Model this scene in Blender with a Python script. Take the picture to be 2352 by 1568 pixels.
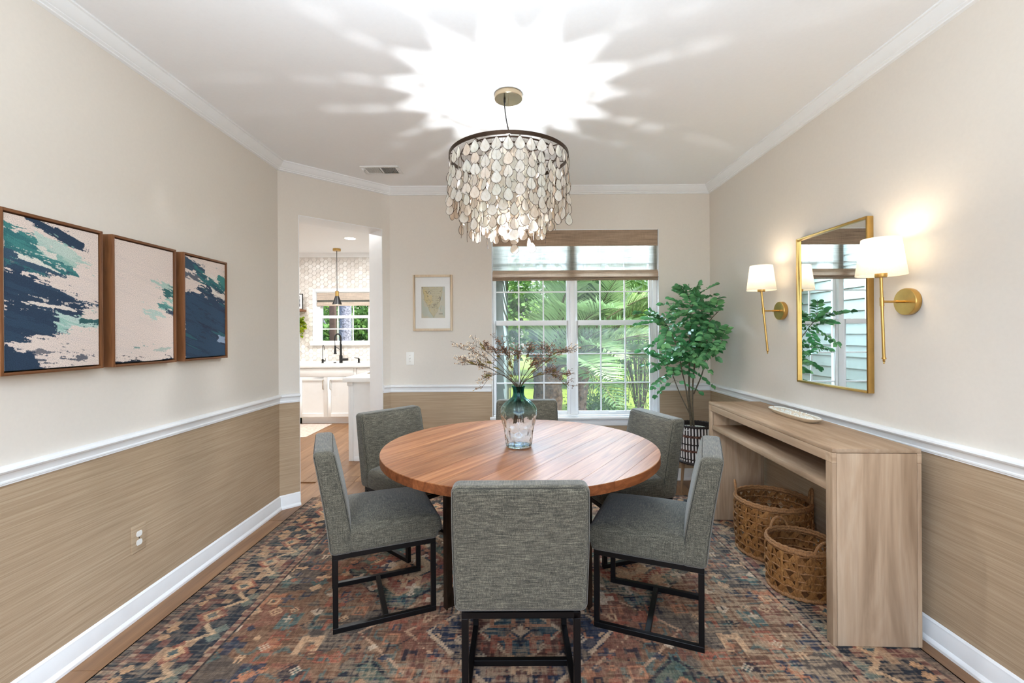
import bpy, bmesh, math, random
import numpy as np
from mathutils import Vector, Matrix
R = math.radians
random.seed(7)
for o in list(bpy.data.objects):
    bpy.data.objects.remove(o)
SC = bpy.context.scene
COL = SC.collection

# ------------------------------------------------------------ camera, sky, sun, big lights, exposure
FPX, TH, CAMH = 1045.0, 0.0062, 1.37
cd = bpy.data.cameras.new('camera'); cam = bpy.data.objects.new('camera', cd); COL.objects.link(cam)
cd.sensor_fit = 'HORIZONTAL'; cd.sensor_width = 36.0; cd.lens = FPX / 2352 * 36.0
cd.shift_x = -4.0 / 2352; cd.shift_y = -17.0 / 2352
cd.clip_start = 0.02; cd.clip_end = 300
c_, s_ = math.cos(TH), math.sin(TH)
# camera right = (c,0,-s), up = (s,0,c), looking along +y
cam.matrix_world = Matrix(((c_, s_, 0, 0), (0, 0, -1, 0), (-s_, c_, 0, CAMH), (0, 0, 0, 1)))
SC.camera = cam
SC.view_settings.view_transform = 'Standard'; SC.view_settings.look = 'None'
SC.view_settings.exposure = 1.18; SC.view_settings.gamma = 1.0
SC.view_settings.use_curve_mapping = False
SC.cycles.max_bounces = 10; SC.cycles.diffuse_bounces = 5; SC.cycles.transparent_max_bounces = 24
SC.cycles.sample_clamp_indirect = 6.0
SC.cycles.caustics_reflective = False

W = bpy.data.worlds.new('sky'); SC.world = W; W.use_nodes = True
nt = W.node_tree; nt.nodes.clear()
sky = nt.nodes.new('ShaderNodeTexSky'); sky.sky_type = 'NISHITA'; sky.sun_disc = False
sky.sun_elevation = R(52); sky.sun_rotation = R(110); sky.air_density = 1.0; sky.dust_density = 2.0; sky.ozone_density = 1.0
bg = nt.nodes.new('ShaderNodeBackground'); bg.inputs['Strength'].default_value = 0.30
wo = nt.nodes.new('ShaderNodeOutputWorld')
nt.links.new(sky.outputs[0], bg.inputs[0]); nt.links.new(bg.outputs[0], wo.inputs[0])

def lamp(name, kind, loc, energy, color=(1, 1, 1), rot=None, target=None, **kw):
    l = bpy.data.lights.new(name, kind); l.energy = energy; l.color = color
    for k, v in kw.items(): setattr(l, k, v)
    o = bpy.data.objects.new(name, l); COL.objects.link(o); o.location = loc
    if target is not None:
        o.rotation_euler = (Vector(target) - Vector(loc)).to_track_quat('-Z', 'Y').to_euler()
    elif rot: o.rotation_euler = rot
    return o
lamp('sun', 'SUN', (0, 0, 10), 4.0, (1, .95, .86), target=(-3.6, 1.9, 4.2), angle=R(1.5))
# added fill lamp brightening the room from behind the camera
lamp('rear_fill', 'AREA', (0.0, -3.0, 1.5), 40, (.8, .9, 1), target=(0, 3, 2.9), shape='RECTANGLE', size=4.4, size_y=2.4)
# added fill lamp above the frame, aimed up to brighten ceiling and walls
lamp('ceiling_fill', 'AREA', (-.15, .56, 1.86), 30, (.76, .89, 1), target=(-.1, .50, 2.74), shape='DISK', size=.7)
lamp('garden_sky_fill', 'AREA', (0.55, 5.3, 2.75), 240, (.62, .81, 1), target=(0.6, 1.8, 0.6), shape='RECTANGLE', size=2.0, size_y=1.2)  # added lamp outside the window, standing in for bright sky

# ------------------------------------------------------------ helpers
def lin(c):
    return tuple(((x / 255) / 12.92 if x / 255 <= .04045 else ((x / 255 + .055) / 1.055) ** 2.4) for x in c)
def rgba(c): return lin(c) + (1,)

class MB:
    def __init__(s): s.v = []; s.f = []; s.m = []
    def add(s, vs, fs, m=0):
        b = len(s.v); s.v += [tuple(p) for p in vs]
        s.f += [tuple(i + b for i in f) for f in fs]; s.m += [m] * len(fs); return s
    def box(s, x0, x1, y0, y1, z0, z1, m=0):
        return s.add([(x0, y0, z0), (x1, y0, z0), (x1, y1, z0), (x0, y1, z0), (x0, y0, z1), (x1, y0, z1), (x1, y1, z1), (x0, y1, z1)],
                     [(3, 2, 1, 0), (4, 5, 6, 7), (0, 1, 5, 4), (1, 2, 6, 5), (2, 3, 7, 6), (3, 0, 4, 7)], m)
    def prism(s, poly, z0, z1, m=0):
        n = len(poly)
        return s.add([(x, y, z0) for x, y in poly] + [(x, y, z1) for x, y in poly],
                     [tuple(range(n))[::-1], tuple(range(n, 2 * n))] + [(i, (i + 1) % n, n + (i + 1) % n, n + i) for i in range(n)], m)
    def bar(s, p, q, w, h, m=0, up=(0, 0, 1)):
        p = Vector(p); q = Vector(q); d = (q - p).normalized(); up = Vector(up)
        if abs(d.dot(up)) > .98: up = Vector((0, 1, 0))
        a = d.cross(up).normalized() * w / 2; b = a.cross(d).normalized() * h / 2
        vs = [p - a - b, p + a - b, p + a + b, p - a + b, q - a - b, q + a - b, q + a + b, q - a + b]
        return s.add(vs, [(3, 2, 1, 0), (4, 5, 6, 7), (0, 1, 5, 4), (1, 2, 6, 5), (2, 3, 7, 6), (3, 0, 4, 7)], m)
    def tube(s, path, r, n=8, m=0, closed=False, caps=True):
        P = [Vector(p) for p in path]; k = len(P); b = len(s.v)
        rr = r if isinstance(r, (list, tuple)) else [r] * k
        prev = None
        for i, p in enumerate(P):
            if closed: t = P[(i + 1) % k] - P[i - 1]
            else: t = P[min(i + 1, k - 1)] - P[max(i - 1, 0)]
            t.normalize()
            if prev is None:
                a = Vector((0, 0, 1)) if abs(t.z) < .9 else Vector((1, 0, 0))
                u = t.cross(a).normalized()
            else:
                u = prev - t * prev.dot(t)
                u.normalize()
            prev = u; w = t.cross(u)
            for j in range(n):
                an = 2 * math.pi * j / n
                s.v.append(tuple(p + (u * math.cos(an) + w * math.sin(an)) * rr[i]))
        for i in range(k if closed else k - 1):
            for j in range(n):
                i2 = (i + 1) % k
                s.f.append((b + i * n + j, b + i * n + (j + 1) % n, b + i2 * n + (j + 1) % n, b + i2 * n + j)); s.m.append(m)
        if caps and not closed:
            s.f.append(tuple(b + j for j in range(n))[::-1]); s.m.append(m)
            s.f.append(tuple(b + (k - 1) * n + j for j in range(n))); s.m.append(m)
        return s
    def lathe(s, prof, n=32, m=0, c=(0, 0, 0), caps=True, fn=None):
        b = len(s.v); k = len(prof)
        for (r, z) in prof:
            for j in range(n):
                a = 2 * math.pi * j / n
                q = fn(r, z, a) if fn else r
                s.v.append((c[0] + q * math.cos(a), c[1] + q * math.sin(a), c[2] + z))
        for i in range(k - 1):
            for j in range(n):
                s.f.append((b + i * n + j, b + i * n + (j + 1) % n, b + (i + 1) * n + (j + 1) % n, b + (i + 1) * n + j)); s.m.append(m)
        if caps:
            s.f.append(tuple(b + j for j in range(n))[::-1]); s.m.append(m)
            s.f.append(tuple(b + (k - 1) * n + j for j in range(n))); s.m.append(m)
        return s
    def ball(s, c, r, m=0, nu=8, nv=6, sc=(1, 1, 1)):
        b = len(s.v)
        for i in range(1, nv):
            t = math.pi * i / nv
            for j in range(nu):
                a = 2 * math.pi * j / nu
                s.v.append((c[0] + r * sc[0] * math.sin(t) * math.cos(a), c[1] + r * sc[1] * math.sin(t) * math.sin(a), c[2] + r * sc[2] * math.cos(t)))
        top = len(s.v); s.v.append((c[0], c[1], c[2] + r * sc[2])); s.v.append((c[0], c[1], c[2] - r * sc[2]))
        for i in range(nv - 2):
            for j in range(nu):
                s.f.append((b + i * nu + j, b + (i + 1) * nu + j, b + (i + 1) * nu + (j + 1) % nu, b + i * nu + (j + 1) % nu)); s.m.append(m)
        for j in range(nu):
            s.f.append((top, b + j, b + (j + 1) % nu)); s.m.append(m)
            q = b + (nv - 2) * nu
            s.f.append((top + 1, q + (j + 1) % nu, q + j)); s.m.append(m)
        return s
    def mesh(s, name, mats, smooth=False, angle=40):
        me = bpy.data.meshes.new(name); me.from_pydata(s.v, [], s.f)
        for mt in (mats if isinstance(mats, (list, tuple)) else [mats]): me.materials.append(mt)
        if any(s.m): me.polygons.foreach_set('material_index', s.m)
        if smooth:
            me.polygons.foreach_set('use_smooth', [True] * len(me.polygons))
            if angle < 180: me.set_sharp_from_angle(angle=R(angle))
        me.update(); return me

def fixn(me):
    bm = bmesh.new(); bm.from_mesh(me); bmesh.ops.recalc_face_normals(bm, faces=bm.faces); bm.to_mesh(me); bm.free()

def link(name, me, parent=None, loc=(0, 0, 0), rot=(0, 0, 0), scale=None):
    o = bpy.data.objects.new(name, me); COL.objects.link(o)
    o.location = loc; o.rotation_euler = rot
    if scale: o.scale = scale
    if parent: o.parent = parent
    return o
def part(name, mb, mats, parent=None, smooth=False, bevel=0, loc=(0, 0, 0), rot=(0, 0, 0), angle=40, kind=None, label=None, seg=2):
    me = mb.mesh(name, mats, smooth, angle); fixn(me)
    if bevel:
        bm = bmesh.new(); bm.from_mesh(me)
        bmesh.ops.remove_doubles(bm, verts=bm.verts, dist=1e-6)
        es = [e for e in bm.edges if len(e.link_faces) == 2 and e.calc_face_angle(0) > R(30)]
        bmesh.ops.bevel(bm, geom=es, offset=bevel, segments=seg, profile=.5, affect='EDGES', clamp_overlap=True)
        bm.to_mesh(me); bm.free()
        me.polygons.foreach_set('use_smooth', [True] * len(me.polygons)); me.set_sharp_from_angle(angle=R(35))
    o = link(name, me, parent, loc, rot)
    if kind: o['kind'] = kind
    if label: o['label'] = label
    return o
def tag(o, label, cat, group=None, kind=None):
    o['label'] = label; o['category'] = cat
    if group: o['group'] = group
    if kind: o['kind'] = kind
    return o
def thing(name, label, cat, loc=(0, 0, 0), rz=0, group=None, kind=None):
    o = bpy.data.objects.new(name, None); COL.objects.link(o); o.location = loc; o.rotation_euler = (0, 0, rz)
    o.empty_display_size = .05
    return tag(o, label, cat, group, kind)
def struct(name, label, cat, mb, mats, **kw):
    return tag(part(name, mb, mats, **kw), label, cat, kind='structure')
def dup(root, loc, rz, label=None):
    r = root.copy(); COL.objects.link(r); r.location = loc; r.rotation_euler = (0, 0, rz)
    if label: r['label'] = label
    for ch in list(root.children):
        c = ch.copy(); COL.objects.link(c); c.parent = r
        for g in list(ch.children):
            d = g.copy(); COL.objects.link(d); d.parent = c
    return r

# ------------------------------------------------------------ materials
class NT:
    def __init__(s, name):
        s.mat = bpy.data.materials.new(name); s.mat.use_nodes = True; s.t = s.mat.node_tree; s.t.nodes.clear()
        s.out = s.n('ShaderNodeOutputMaterial')
    def n(s, typ, **kw):
        nd = s.t.nodes.new(typ)
        for k, v in kw.items():
            if k[0] == '_': setattr(nd, k[1:], v)
            else: nd.inputs[k.replace('__', ' ')].default_value = v
        return nd
    def l(s, a, b): s.t.links.new(a, b)
    def noise(s, vec, scale=(1, 1, 1), detail=3, rough=.55, dist=0.0, sc=1.0):
        mp = s.n('ShaderNodeMapping'); mp.inputs['Scale'].default_value = scale; s.l(vec, mp.inputs['Vector'])
        t = s.n('ShaderNodeTexNoise'); t.inputs['Scale'].default_value = sc; t.inputs['Detail'].default_value = detail
        t.inputs['Roughness'].default_value = rough; t.inputs['Distortion'].default_value = dist
        s.l(mp.outputs[0], t.inputs['Vector']); return t.outputs['Fac']
    def ramp(s, fac, stops):
        r = s.n('ShaderNodeValToRGB'); e = r.color_ramp.elements
        while len(e) < len(stops): e.new(.5)
        for el, (p, c) in zip(e, stops): el.position = p; el.color = c if len(c) == 4 else rgba(c)
        s.l(fac, r.inputs[0]); return r.outputs[0]
    def mix(s, a, b, fac, mode='MIX'):
        m = s.n('ShaderNodeMix', _data_type='RGBA', _blend_type=mode)
        for sock, val in ((m.inputs[6], a), (m.inputs[7], b)):
            if hasattr(val, 'is_linked') or hasattr(val, 'links'): s.l(val, sock)
            else: sock.default_value = val
        if hasattr(fac, 'links'): s.l(fac, m.inputs[0])
        else: m.inputs[0].default_value = fac
        return m.outputs[2]
    def math(s, op, a, b=0.0):
        m = s.n('ShaderNodeMath', _operation=op)
        for i, v in enumerate((a, b)):
            if hasattr(v, 'links'): s.l(v, m.inputs[i])
            else: m.inputs[i].default_value = v
        return m.outputs[0]
    def bsdf(s, col, rough=.6, metal=0.0, spec=.5, bump=None, bstr=.2, bdist=.002, **kw):
        p = s.n('ShaderNodeBsdfPrincipled')
        if hasattr(col, 'links'): s.l(col, p.inputs['Base Color'])
        else: p.inputs['Base Color'].default_value = col if len(col) == 4 else rgba(col)
        if hasattr(rough, 'links'): s.l(rough, p.inputs['Roughness'])
        else: p.inputs['Roughness'].default_value = rough
        p.inputs['Metallic'].default_value = metal; p.inputs['Specular IOR Level'].default_value = spec
        for k, v in kw.items(): p.inputs[k.replace('__', ' ')].default_value = v
        if bump is not None:
            b = s.n('ShaderNodeBump'); b.inputs['Strength'].default_value = bstr; b.inputs['Distance'].default_value = bdist
            s.l(bump, b.inputs['Height']); s.l(b.outputs[0], p.inputs['Normal'])
        return p
    def done(s, shader): s.l(shader.outputs[0] if hasattr(shader, 'outputs') else shader, s.out.inputs['Surface']); return s.mat
    def obj(s): return s.n('ShaderNodeTexCoord').outputs['Object']
    def rnd(s): return s.n('ShaderNodeObjectInfo').outputs['Random']
    def pos(s): return s.n('ShaderNodeNewGeometry').outputs['Position']

def plain(name, col, rough=.5, metal=0.0, var=.06, sc=12, spec=.5, bstr=.05, **kw):
    t = NT(name); f = t.noise(t.obj(), (sc, sc, sc), 3)
    c = rgba(col)
    lo = tuple(max(0, x * (1 - var)) for x in c[:3]) + (1,); hi = tuple(min(1, x * (1 + var)) for x in c[:3]) + (1,)
    col2 = t.ramp(f, [(.3, lo), (.7, hi)])
    return t.done(t.bsdf(col2, rough, metal, spec, bump=f, bstr=bstr, **kw))

M = {}
M['paint'] = plain('wall_paint', (226, 218, 207), .75, sc=60, var=.012, bstr=.03)
M['ceil'] = plain('ceiling_paint', (248, 249, 250), .85, sc=60, var=.01, bstr=.03)
M['trim'] = plain('trim_paint', (244, 245, 245), .38, sc=20, var=.01, bstr=.01)
M['kwhite'] = plain('cabinet_paint', (244, 243, 240), .35, sc=20, var=.01, bstr=.01)
M['quartz'] = plain('white_quartz', (247, 246, 243), .2, sc=8, var=.02, bstr=0)
M['black'] = plain('black_metal', (22, 20, 21), .38, .6, sc=30, bstr=.02)
M['matblack'] = plain('matte_black', (20, 19, 19), .45, .2, sc=30, bstr=.02)
M['bronze'] = plain('bronze_metal', (62, 46, 34), .42, .75, sc=14, var=.2, bstr=.03)
M['brass'] = plain('brushed_brass', (204, 166, 98), .3, 1.0, sc=18, var=.08, bstr=.03)
M['nickel'] = plain('champagne_nickel', (196, 178, 150), .22, 1.0, sc=18, var=.08, bstr=.03)
M['plastic'] = plain('white_plastic', (240, 238, 232), .35, sc=12, var=.01, bstr=0)
M['soil'] = plain('soil', (48, 44, 36), .95, sc=80, var=.5, bstr=.6)
M['walnut_frame'] = None

def wood(name, stops, axis=0, along=1.6, across=26, rough=.5, fiber=.35, rnd=True, spec=.4, dist=1.2):
    t = NT(name); v = t.obj()
    if rnd:
        cx = t.n('ShaderNodeCombineXYZ'); q = t.math('MULTIPLY', t.rnd(), 37.0)
        for i in range(3): t.l(q, cx.inputs[i])
        va = t.n('ShaderNodeVectorMath', _operation='ADD'); t.l(v, va.inputs[0]); t.l(cx.outputs[0], va.inputs[1]); v = va.outputs[0]
    s1 = [across] * 3; s1[axis] = along; s2 = [across * 9] * 3; s2[axis] = along * 5
    f1 = t.noise(v, s1, 4, .6, dist); f2 = t.noise(v, s2, 2, .5)
    c = t.ramp(f1, stops)
    c2 = t.mix(c, t.ramp(f2, [(.3, (.45, .42, .4, 1)), (.7, (1, 1, 1, 1))]), fiber, 'MULTIPLY')
    if rnd:
        k = t.ramp(t.rnd(), [(0, (.74, .72, .70, 1)), (1, (1.0, 1.0, 1.0, 1))])
        c2 = t.mix(c2, k, 1.0, 'MULTIPLY')
    return t.done(t.bsdf(c2, rough, 0, spec, bump=f2, bstr=.12, bdist=.001))
M['table'] = wood('walnut_acacia', [(.25, (124, 72, 42)), (.5, (160, 104, 66)), (.75, (192, 138, 94))], 0, 1.3, 22, .4, .3, True, .2)
[n for n in M['table'].node_tree.nodes if n.type == 'BSDF_PRINCIPLED'][0].inputs['Coat Weight'].default_value = .08
[n for n in M['table'].node_tree.nodes if n.type == 'BSDF_PRINCIPLED'][0].inputs['Coat Roughness'].default_value = .2
M['tedge'] = wood('walnut_acacia_edge', [(.25, (98, 50, 24)), (.5, (134, 76, 40)), (.75, (160, 98, 58))], 0, 1.3, 22, .45, .3, True, .25)  # rim wood coloured darker because it lacks the top's sheen
for ax, nm in ((0, 'cx'), (1, 'cy'), (2, 'cz')):
    M[nm] = wood('washed_oak_' + 'xyz'[ax], [(.2, (162, 132, 104)), (.5, (197, 167, 137)), (.8, (217, 191, 163))], ax, .9, 8, .6, .25, True, .3, 2.0)
M['plank'] = wood('oak_floor', [(.2, (120, 84, 54)), (.5, (152, 112, 76)), (.8, (178, 138, 100))], 1, .9, 16, .42, .25, True, .4)
for ax, nm in ((1, 'wfy'), (2, 'wfz')):
    M[nm] = wood('walnut_moulding_' + 'xyz'[ax], [(.2, (92, 56, 28)), (.5, (126, 80, 46)), (.8, (150, 100, 60))], ax, 2, 40, .5, .3, False)
M['oakframe'] = wood('pale_oak_frame', [(.2, (205, 180, 148)), (.5, (222, 200, 170)), (.8, (232, 214, 188))], 2, 2, 40, .5, .2, False)
M['shelfwood'] = wood('brown_shelf_wood', [(.2, (90, 58, 36)), (.5, (128, 84, 54)), (.8, (150, 104, 70))], 0, 2, 30, .5, .3, False)
M['legwood'] = wood('stand_wood', [(.2, (120, 92, 66)), (.5, (150, 118, 88)), (.8, (168, 138, 106))], 2, 2, 40, .5, .3, False)

def grasscloth():
    t = NT('grasscloth'); v = t.pos()
    f = t.noise(v, (3, 3, 260), 3, .6); f2 = t.noise(v, (9, 9, 900), 2, .5); f3 = t.noise(v, (1.6, 1.6, 1.2), 2)
    c = t.ramp(f, [(.3, (172, 148, 120)), (.5, (187, 163, 135)), (.72, (200, 178, 150))])
    c = t.mix(c, t.ramp(f2, [(.3, (.78, .77, .75, 1)), (.7, (1, 1, 1, 1))]), .4, 'MULTIPLY')
    c = t.mix(c, t.ramp(f3, [(.35, (.92, .9, .87, 1)), (.65, (1, 1, 1, 1))]), .7, 'MULTIPLY')
    return t.done(t.bsdf(c, .8, 0, .25, bump=f2, bstr=.25, bdist=.002))
M['grass_paper'] = grasscloth()

def fabric():
    t = NT('heathered_tweed'); v = t.obj()
    a = t.noise(v, (22, 420, 420), 2, .5); b = t.noise(v, (420, 22, 420), 2, .5); c3 = t.noise(v, (4, 4, 4), 2)
    d = t.noise(v, (420, 420, 22), 2, .5)
    s = t.math('ADD', t.math('MULTIPLY', a, .44), t.math('ADD', t.math('MULTIPLY', b, .33), t.math('MULTIPLY', d, .23)))
    c = t.ramp(s, [(.36, (43, 41, 33)), (.5, (86, 82, 70)), (.64, (137, 130, 111))])
    c = t.mix(c, t.ramp(c3, [(.3, (.9, .9, .9, 1)), (.7, (1, 1, 1, 1))]), 1, 'MULTIPLY')
    return t.done(t.bsdf(c, .85, 0, .3, bump=s, bstr=.5, bdist=.0025, Sheen__Weight=.25, Sheen__Roughness=.5))
M['fabric'] = fabric()
M['seam'] = plain('seam_thread', (52, 50, 43), .9, sc=300, var=.3)

def vcol(name, rough=.9, thread=None, spec=.2, glaze=None):
    t = NT(name); a = t.n('ShaderNodeVertexColor', _layer_name='Col'); c = a.outputs['Color']; bump = None
    if thread:
        v = t.obj(); f = t.noise(v, thread[0], 2, .6); g = t.noise(v, thread[1], 2, .6)
        s = t.math('ADD', t.math('MULTIPLY', f, .5), t.math('MULTIPLY', g, .5))
        c = t.mix(c, t.ramp(s, [(.34, (.48, .46, .45, 1)), (.5, (.95, .95, .95, 1)), (.66, (1.35, 1.32, 1.28, 1))]), .8, 'MULTIPLY'); bump = s
    return t.done(t.bsdf(c, rough, 0, spec, bump=bump, bstr=.5, bdist=.003))
M['rug'] = vcol('rug_pile', .95, ((60, 260, 100), (260, 30, 100)), .15)
M['canvas'] = vcol('painted_canvas', .7, ((500, 500, 500), (300, 300, 300)), .25)
M['canvas'].node_tree.nodes  # canvas threads are fine
M['print'] = vcol('printed_paper', .6)

def glass_pane(name, haze=0.0, tint=(1, 1, 1), refl=.07):
    t = NT(name)
    tr = t.n('ShaderNodeBsdfTransparent'); tr.inputs[0].default_value = tint + (1,)
    gl = t.n('ShaderNodeBsdfGlossy'); gl.inputs['Roughness'].default_value = .02
    fr = t.n('ShaderNodeLayerWeight'); fr.inputs['Blend'].default_value = .25
    m = t.n('ShaderNodeMixShader'); t.l(t.math('MULTIPLY', fr.outputs['Fresnel'], .5), m.inputs[0])
    t.l(tr.outputs[0], m.inputs[1]); t.l(gl.outputs[0], m.inputs[2]); res = m
    if haze:
        tl = t.n('ShaderNodeBsdfTranslucent'); tl.inputs[0].default_value = (.9, .95, .93, 1)
        v = t.pos(); f = t.noise(v, (40, 40, 5), 4, .65); f2 = t.noise(v, (2.2, 2.2, 1.6), 3, .6)
        fac = t.math('MULTIPLY', t.math('MULTIPLY', f, f2), haze * 3.2)
        m2 = t.n('ShaderNodeMixShader'); t.l(fac, m2.inputs[0]); t.l(res.outputs[0], m2.inputs[1]); t.l(tl.outputs[0], m2.inputs[2]); res = m2
    return t.done(res)
M['pane'] = glass_pane('window_glass', 0)
M['wetpane'] = glass_pane('fogged_window_glass', .03)
M['bulbglass'] = glass_pane('clear_bulb_glass', 0)
M['picglass'] = glass_pane('picture_glass', 0)

def shade_cloth(name, col, trans=.5, clear=.0):
    t = NT(name); v = t.pos(); f = t.noise(v, (5, 5, 240), 3, .65); f2 = t.noise(v, (240, 240, 20), 2)
    c = rgba(col)
    cc = t.ramp(f, [(.3, tuple(x * .62 for x in c[:3]) + (1,)), (.5, c), (.7, tuple(min(1, x * 1.3) for x in c[:3]) + (1,))])
    cc = t.mix(cc, t.ramp(f2, [(.35, (.8, .8, .8, 1)), (.65, (1, 1, 1, 1))]), .6, 'MULTIPLY')
    d = t.bsdf(cc, .85, 0, .2); tl = t.n('ShaderNodeBsdfTranslucent'); t.l(cc, tl.inputs[0])
    m = t.n('ShaderNodeMixShader'); m.inputs[0].default_value = trans; t.l(d.outputs[0], m.inputs[1]); t.l(tl.outputs[0], m.inputs[2]); res = m
    if clear:
        tp = t.n('ShaderNodeBsdfTransparent'); m2 = t.n('ShaderNodeMixShader')
        t.l(t.math('MULTIPLY', f, clear * 2), m2.inputs[0]); t.l(res.outputs[0], m2.inputs[1]); t.l(tp.outputs[0], m2.inputs[2]); res = m2
    return t.done(res)
M['shade_dark'] = shade_cloth('woven_shade', (176, 152, 130), .15)
M['shade_thin'] = shade_cloth('woven_shade_single_layer', (158, 153, 142), .6, .2)
M['kshade'] = shade_cloth('kitchen_shade', (222, 206, 190), .3)
M['lampshade'] = None
def lampshade():
    t = NT('white_linen_shade'); f = t.noise(t.obj(), (300, 300, 300), 2)
    c = t.ramp(f, [(.3, (240, 236, 228)), (.7, (250, 247, 240))])
    d = t.bsdf(c, .8, 0, .2); tl = t.n('ShaderNodeBsdfTranslucent'); t.l(c, tl.inputs[0])
    m = t.n('ShaderNodeMixShader'); m.inputs[0].default_value = .55; t.l(d.outputs[0], m.inputs[1]); t.l(tl.outputs[0], m.inputs[2])
    return t.done(m)
M['lampshade'] = lampshade()
def capiz():
    t = NT('capiz_shell'); v = t.obj()
    f = t.noise(v, (55, 55, 55), 4, .6, .6)
    c = t.ramp(f, [(.3, (236, 229, 219)), (.5, (247, 243, 238)), (.75, (253, 251, 248))])
    c = t.mix(c, t.ramp(t.rnd(), [(0, (1, .95, .90, 1)), (.3, (1, 1, 1, 1)), (1, (.97, 1, .99, 1))]), 1, 'MULTIPLY')
    d = t.bsdf(c, .3, 0, .6); tl = t.n('ShaderNodeBsdfTranslucent'); t.l(c, tl.inputs[0])
    m = t.n('ShaderNodeMixShader'); m.inputs[0].default_value = .68; t.l(d.outputs[0], m.inputs[1]); t.l(tl.outputs[0], m.inputs[2])
    return t.done(m)
M['capiz'] = capiz()
def emit(name, col, st):
    t = NT(name); e = t.n('ShaderNodeEmission'); e.inputs[0].default_value = rgba(col); e.inputs[1].default_value = st
    return t.done(e)
M['bulb'] = emit('lit_bulb', (255, 238, 210), 14)
M['filament'] = emit('lit_filament', (255, 240, 214), 60)
M['ledlight'] = emit('lit_led_lens', (255, 250, 240), 6)
def leafmat(name, c1, c2, trans=.35, rough=.4, rnd=True):
    t = NT(name); f = t.noise(t.obj(), (30, 30, 30), 2)
    q = t.math('ADD', t.math('MULTIPLY', t.rnd(), .7), t.math('MULTIPLY', f, .3)) if rnd else t.noise(t.pos(), (9, 9, 9), 2)
    c = t.ramp(q, [(.15, c1), (.85, c2)])
    d = t.bsdf(c, rough, 0, .4); tl = t.n('ShaderNodeBsdfTranslucent'); t.l(c, tl.inputs[0])
    m = t.n('ShaderNodeMixShader'); m.inputs[0].default_value = trans; t.l(d.outputs[0], m.inputs[1]); t.l(tl.outputs[0], m.inputs[2])
    return t.done(m)
M['tree_leaf'] = leafmat('indoor_leaf', (36, 98, 56), (132, 192, 126), .25, .55)
M['tree_leaf_stuff'] = leafmat('indoor_leaf_far', (36, 98, 56), (120, 190, 124), .25, .38, False)
M['frond'] = leafmat('palm_frond', (72, 106, 62), (172, 200, 142), .3, .35)
M['frond2'] = leafmat('palm_frond_green', (56, 98, 40), (124, 164, 86), .3, .35)
M['bush'] = leafmat('garden_leaf', (62, 104, 40), (156, 196, 96), .35, .45, False)
M['bush2'] = leafmat('garden_leaf_dark', (52, 88, 40), (118, 160, 82), .3, .45, False)
M['pothos'] = leafmat('pothos_leaf', (120, 150, 20), (204, 216, 70), .35, .4)
M['stem'] = plain('brown_stem', (96, 84, 66), .7, sc=60, var=.3)
M['dstem'] = plain('dried_stem', (70, 54, 36), .8, sc=60, var=.3)
M['dflower'] = plain('dried_blossom', (126, 88, 62), .9, sc=90, var=.4)
M['dflower2'] = plain('dried_cream_blossom', (214, 192, 164), .9, sc=90, var=.25)
M['dleaf'] = plain('dried_olive_leaf', (104, 92, 36), .7, sc=60, var=.3)
M['bark'] = plain('palm_bark', (104, 84, 66), .9, sc=22, var=.55, bstr=.9, bdist=.02)
M['pinebark'] = plain('pine_bark', (126, 128, 140), .9, sc=26, var=.6, bstr=.9, bdist=.02)
M['postwood'] = plain('dark_post_wood', (78, 62, 54), .8, sc=20, var=.25)
M['lawn'] = plain('lawn_grass', (108, 130, 42), .9, sc=14, var=.25)
M['ground'] = plain('garden_soil', (92, 98, 52), .95, sc=8, var=.3)
M['siding'] = plain('siding_paint', (120, 128, 120), .7, sc=20, var=.05)
M['basket'] = wood('water_hyacinth', [(.25, (104, 66, 32)), (.5, (158, 106, 56)), (.78, (196, 146, 88))], 2, 30, 90, .7, .4, True, .25)
M['basketrim'] = plain('hyacinth_rope', (150, 104, 62), .75, sc=160, var=.45, bstr=.6)
M['pwhite'] = plain('white_cane_slat', (224, 218, 214), .6, sc=40, var=.06)
M['pdark'] = plain('dark_rattan', (44, 32, 28), .65, sc=90, var=.4, bstr=.4)
M['pbrown'] = plain('red_brown_cord', (112, 72, 58), .7, sc=160, var=.4, bstr=.4)
M['pot'] = plain('white_ceramic', (232, 234, 222), .3, sc=10, var=.02)
M['traywhite'] = plain('white_beads', (240, 240, 232), .4, sc=80, var=.06)
M['traywood'] = plain('pale_tray_wood', (222, 206, 182), .5, sc=30, var=.08)
M['mat'] = plain('mat_board', (244, 240, 234), .8, sc=60, var=.01)
M['ventdark'] = plain('vent_shadow', (40, 36, 34), .8, sc=30)
M['kmat'] = plain('kitchen_mat_pattern', (214, 196, 182), .9, sc=26, var=.22, bstr=.3)
def mirror():
    t = NT('mirror_silver'); return t.done(t.bsdf((235, 238, 238), .01, 1.0))
M['mirror'] = mirror()
def tilemat():
    t = NT('marble_hex_tile'); f = t.noise(t.pos(), (14, 14, 14), 4, .6, 1.0)
    c = t.ramp(t.rnd(), [(0, (218, 211, 203)), (.5, (228, 222, 215)), (1, (240, 237, 232))])
    c = t.mix(c, t.ramp(f, [(.35, (.86, .84, .83, 1)), (.6, (1, 1, 1, 1))]), .8, 'MULTIPLY')
    return t.done(t.bsdf(c, .35, 0, .5))
M['tile'] = tilemat()
M['grout'] = plain('grout', (214, 206, 198), .8, sc=40)
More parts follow.
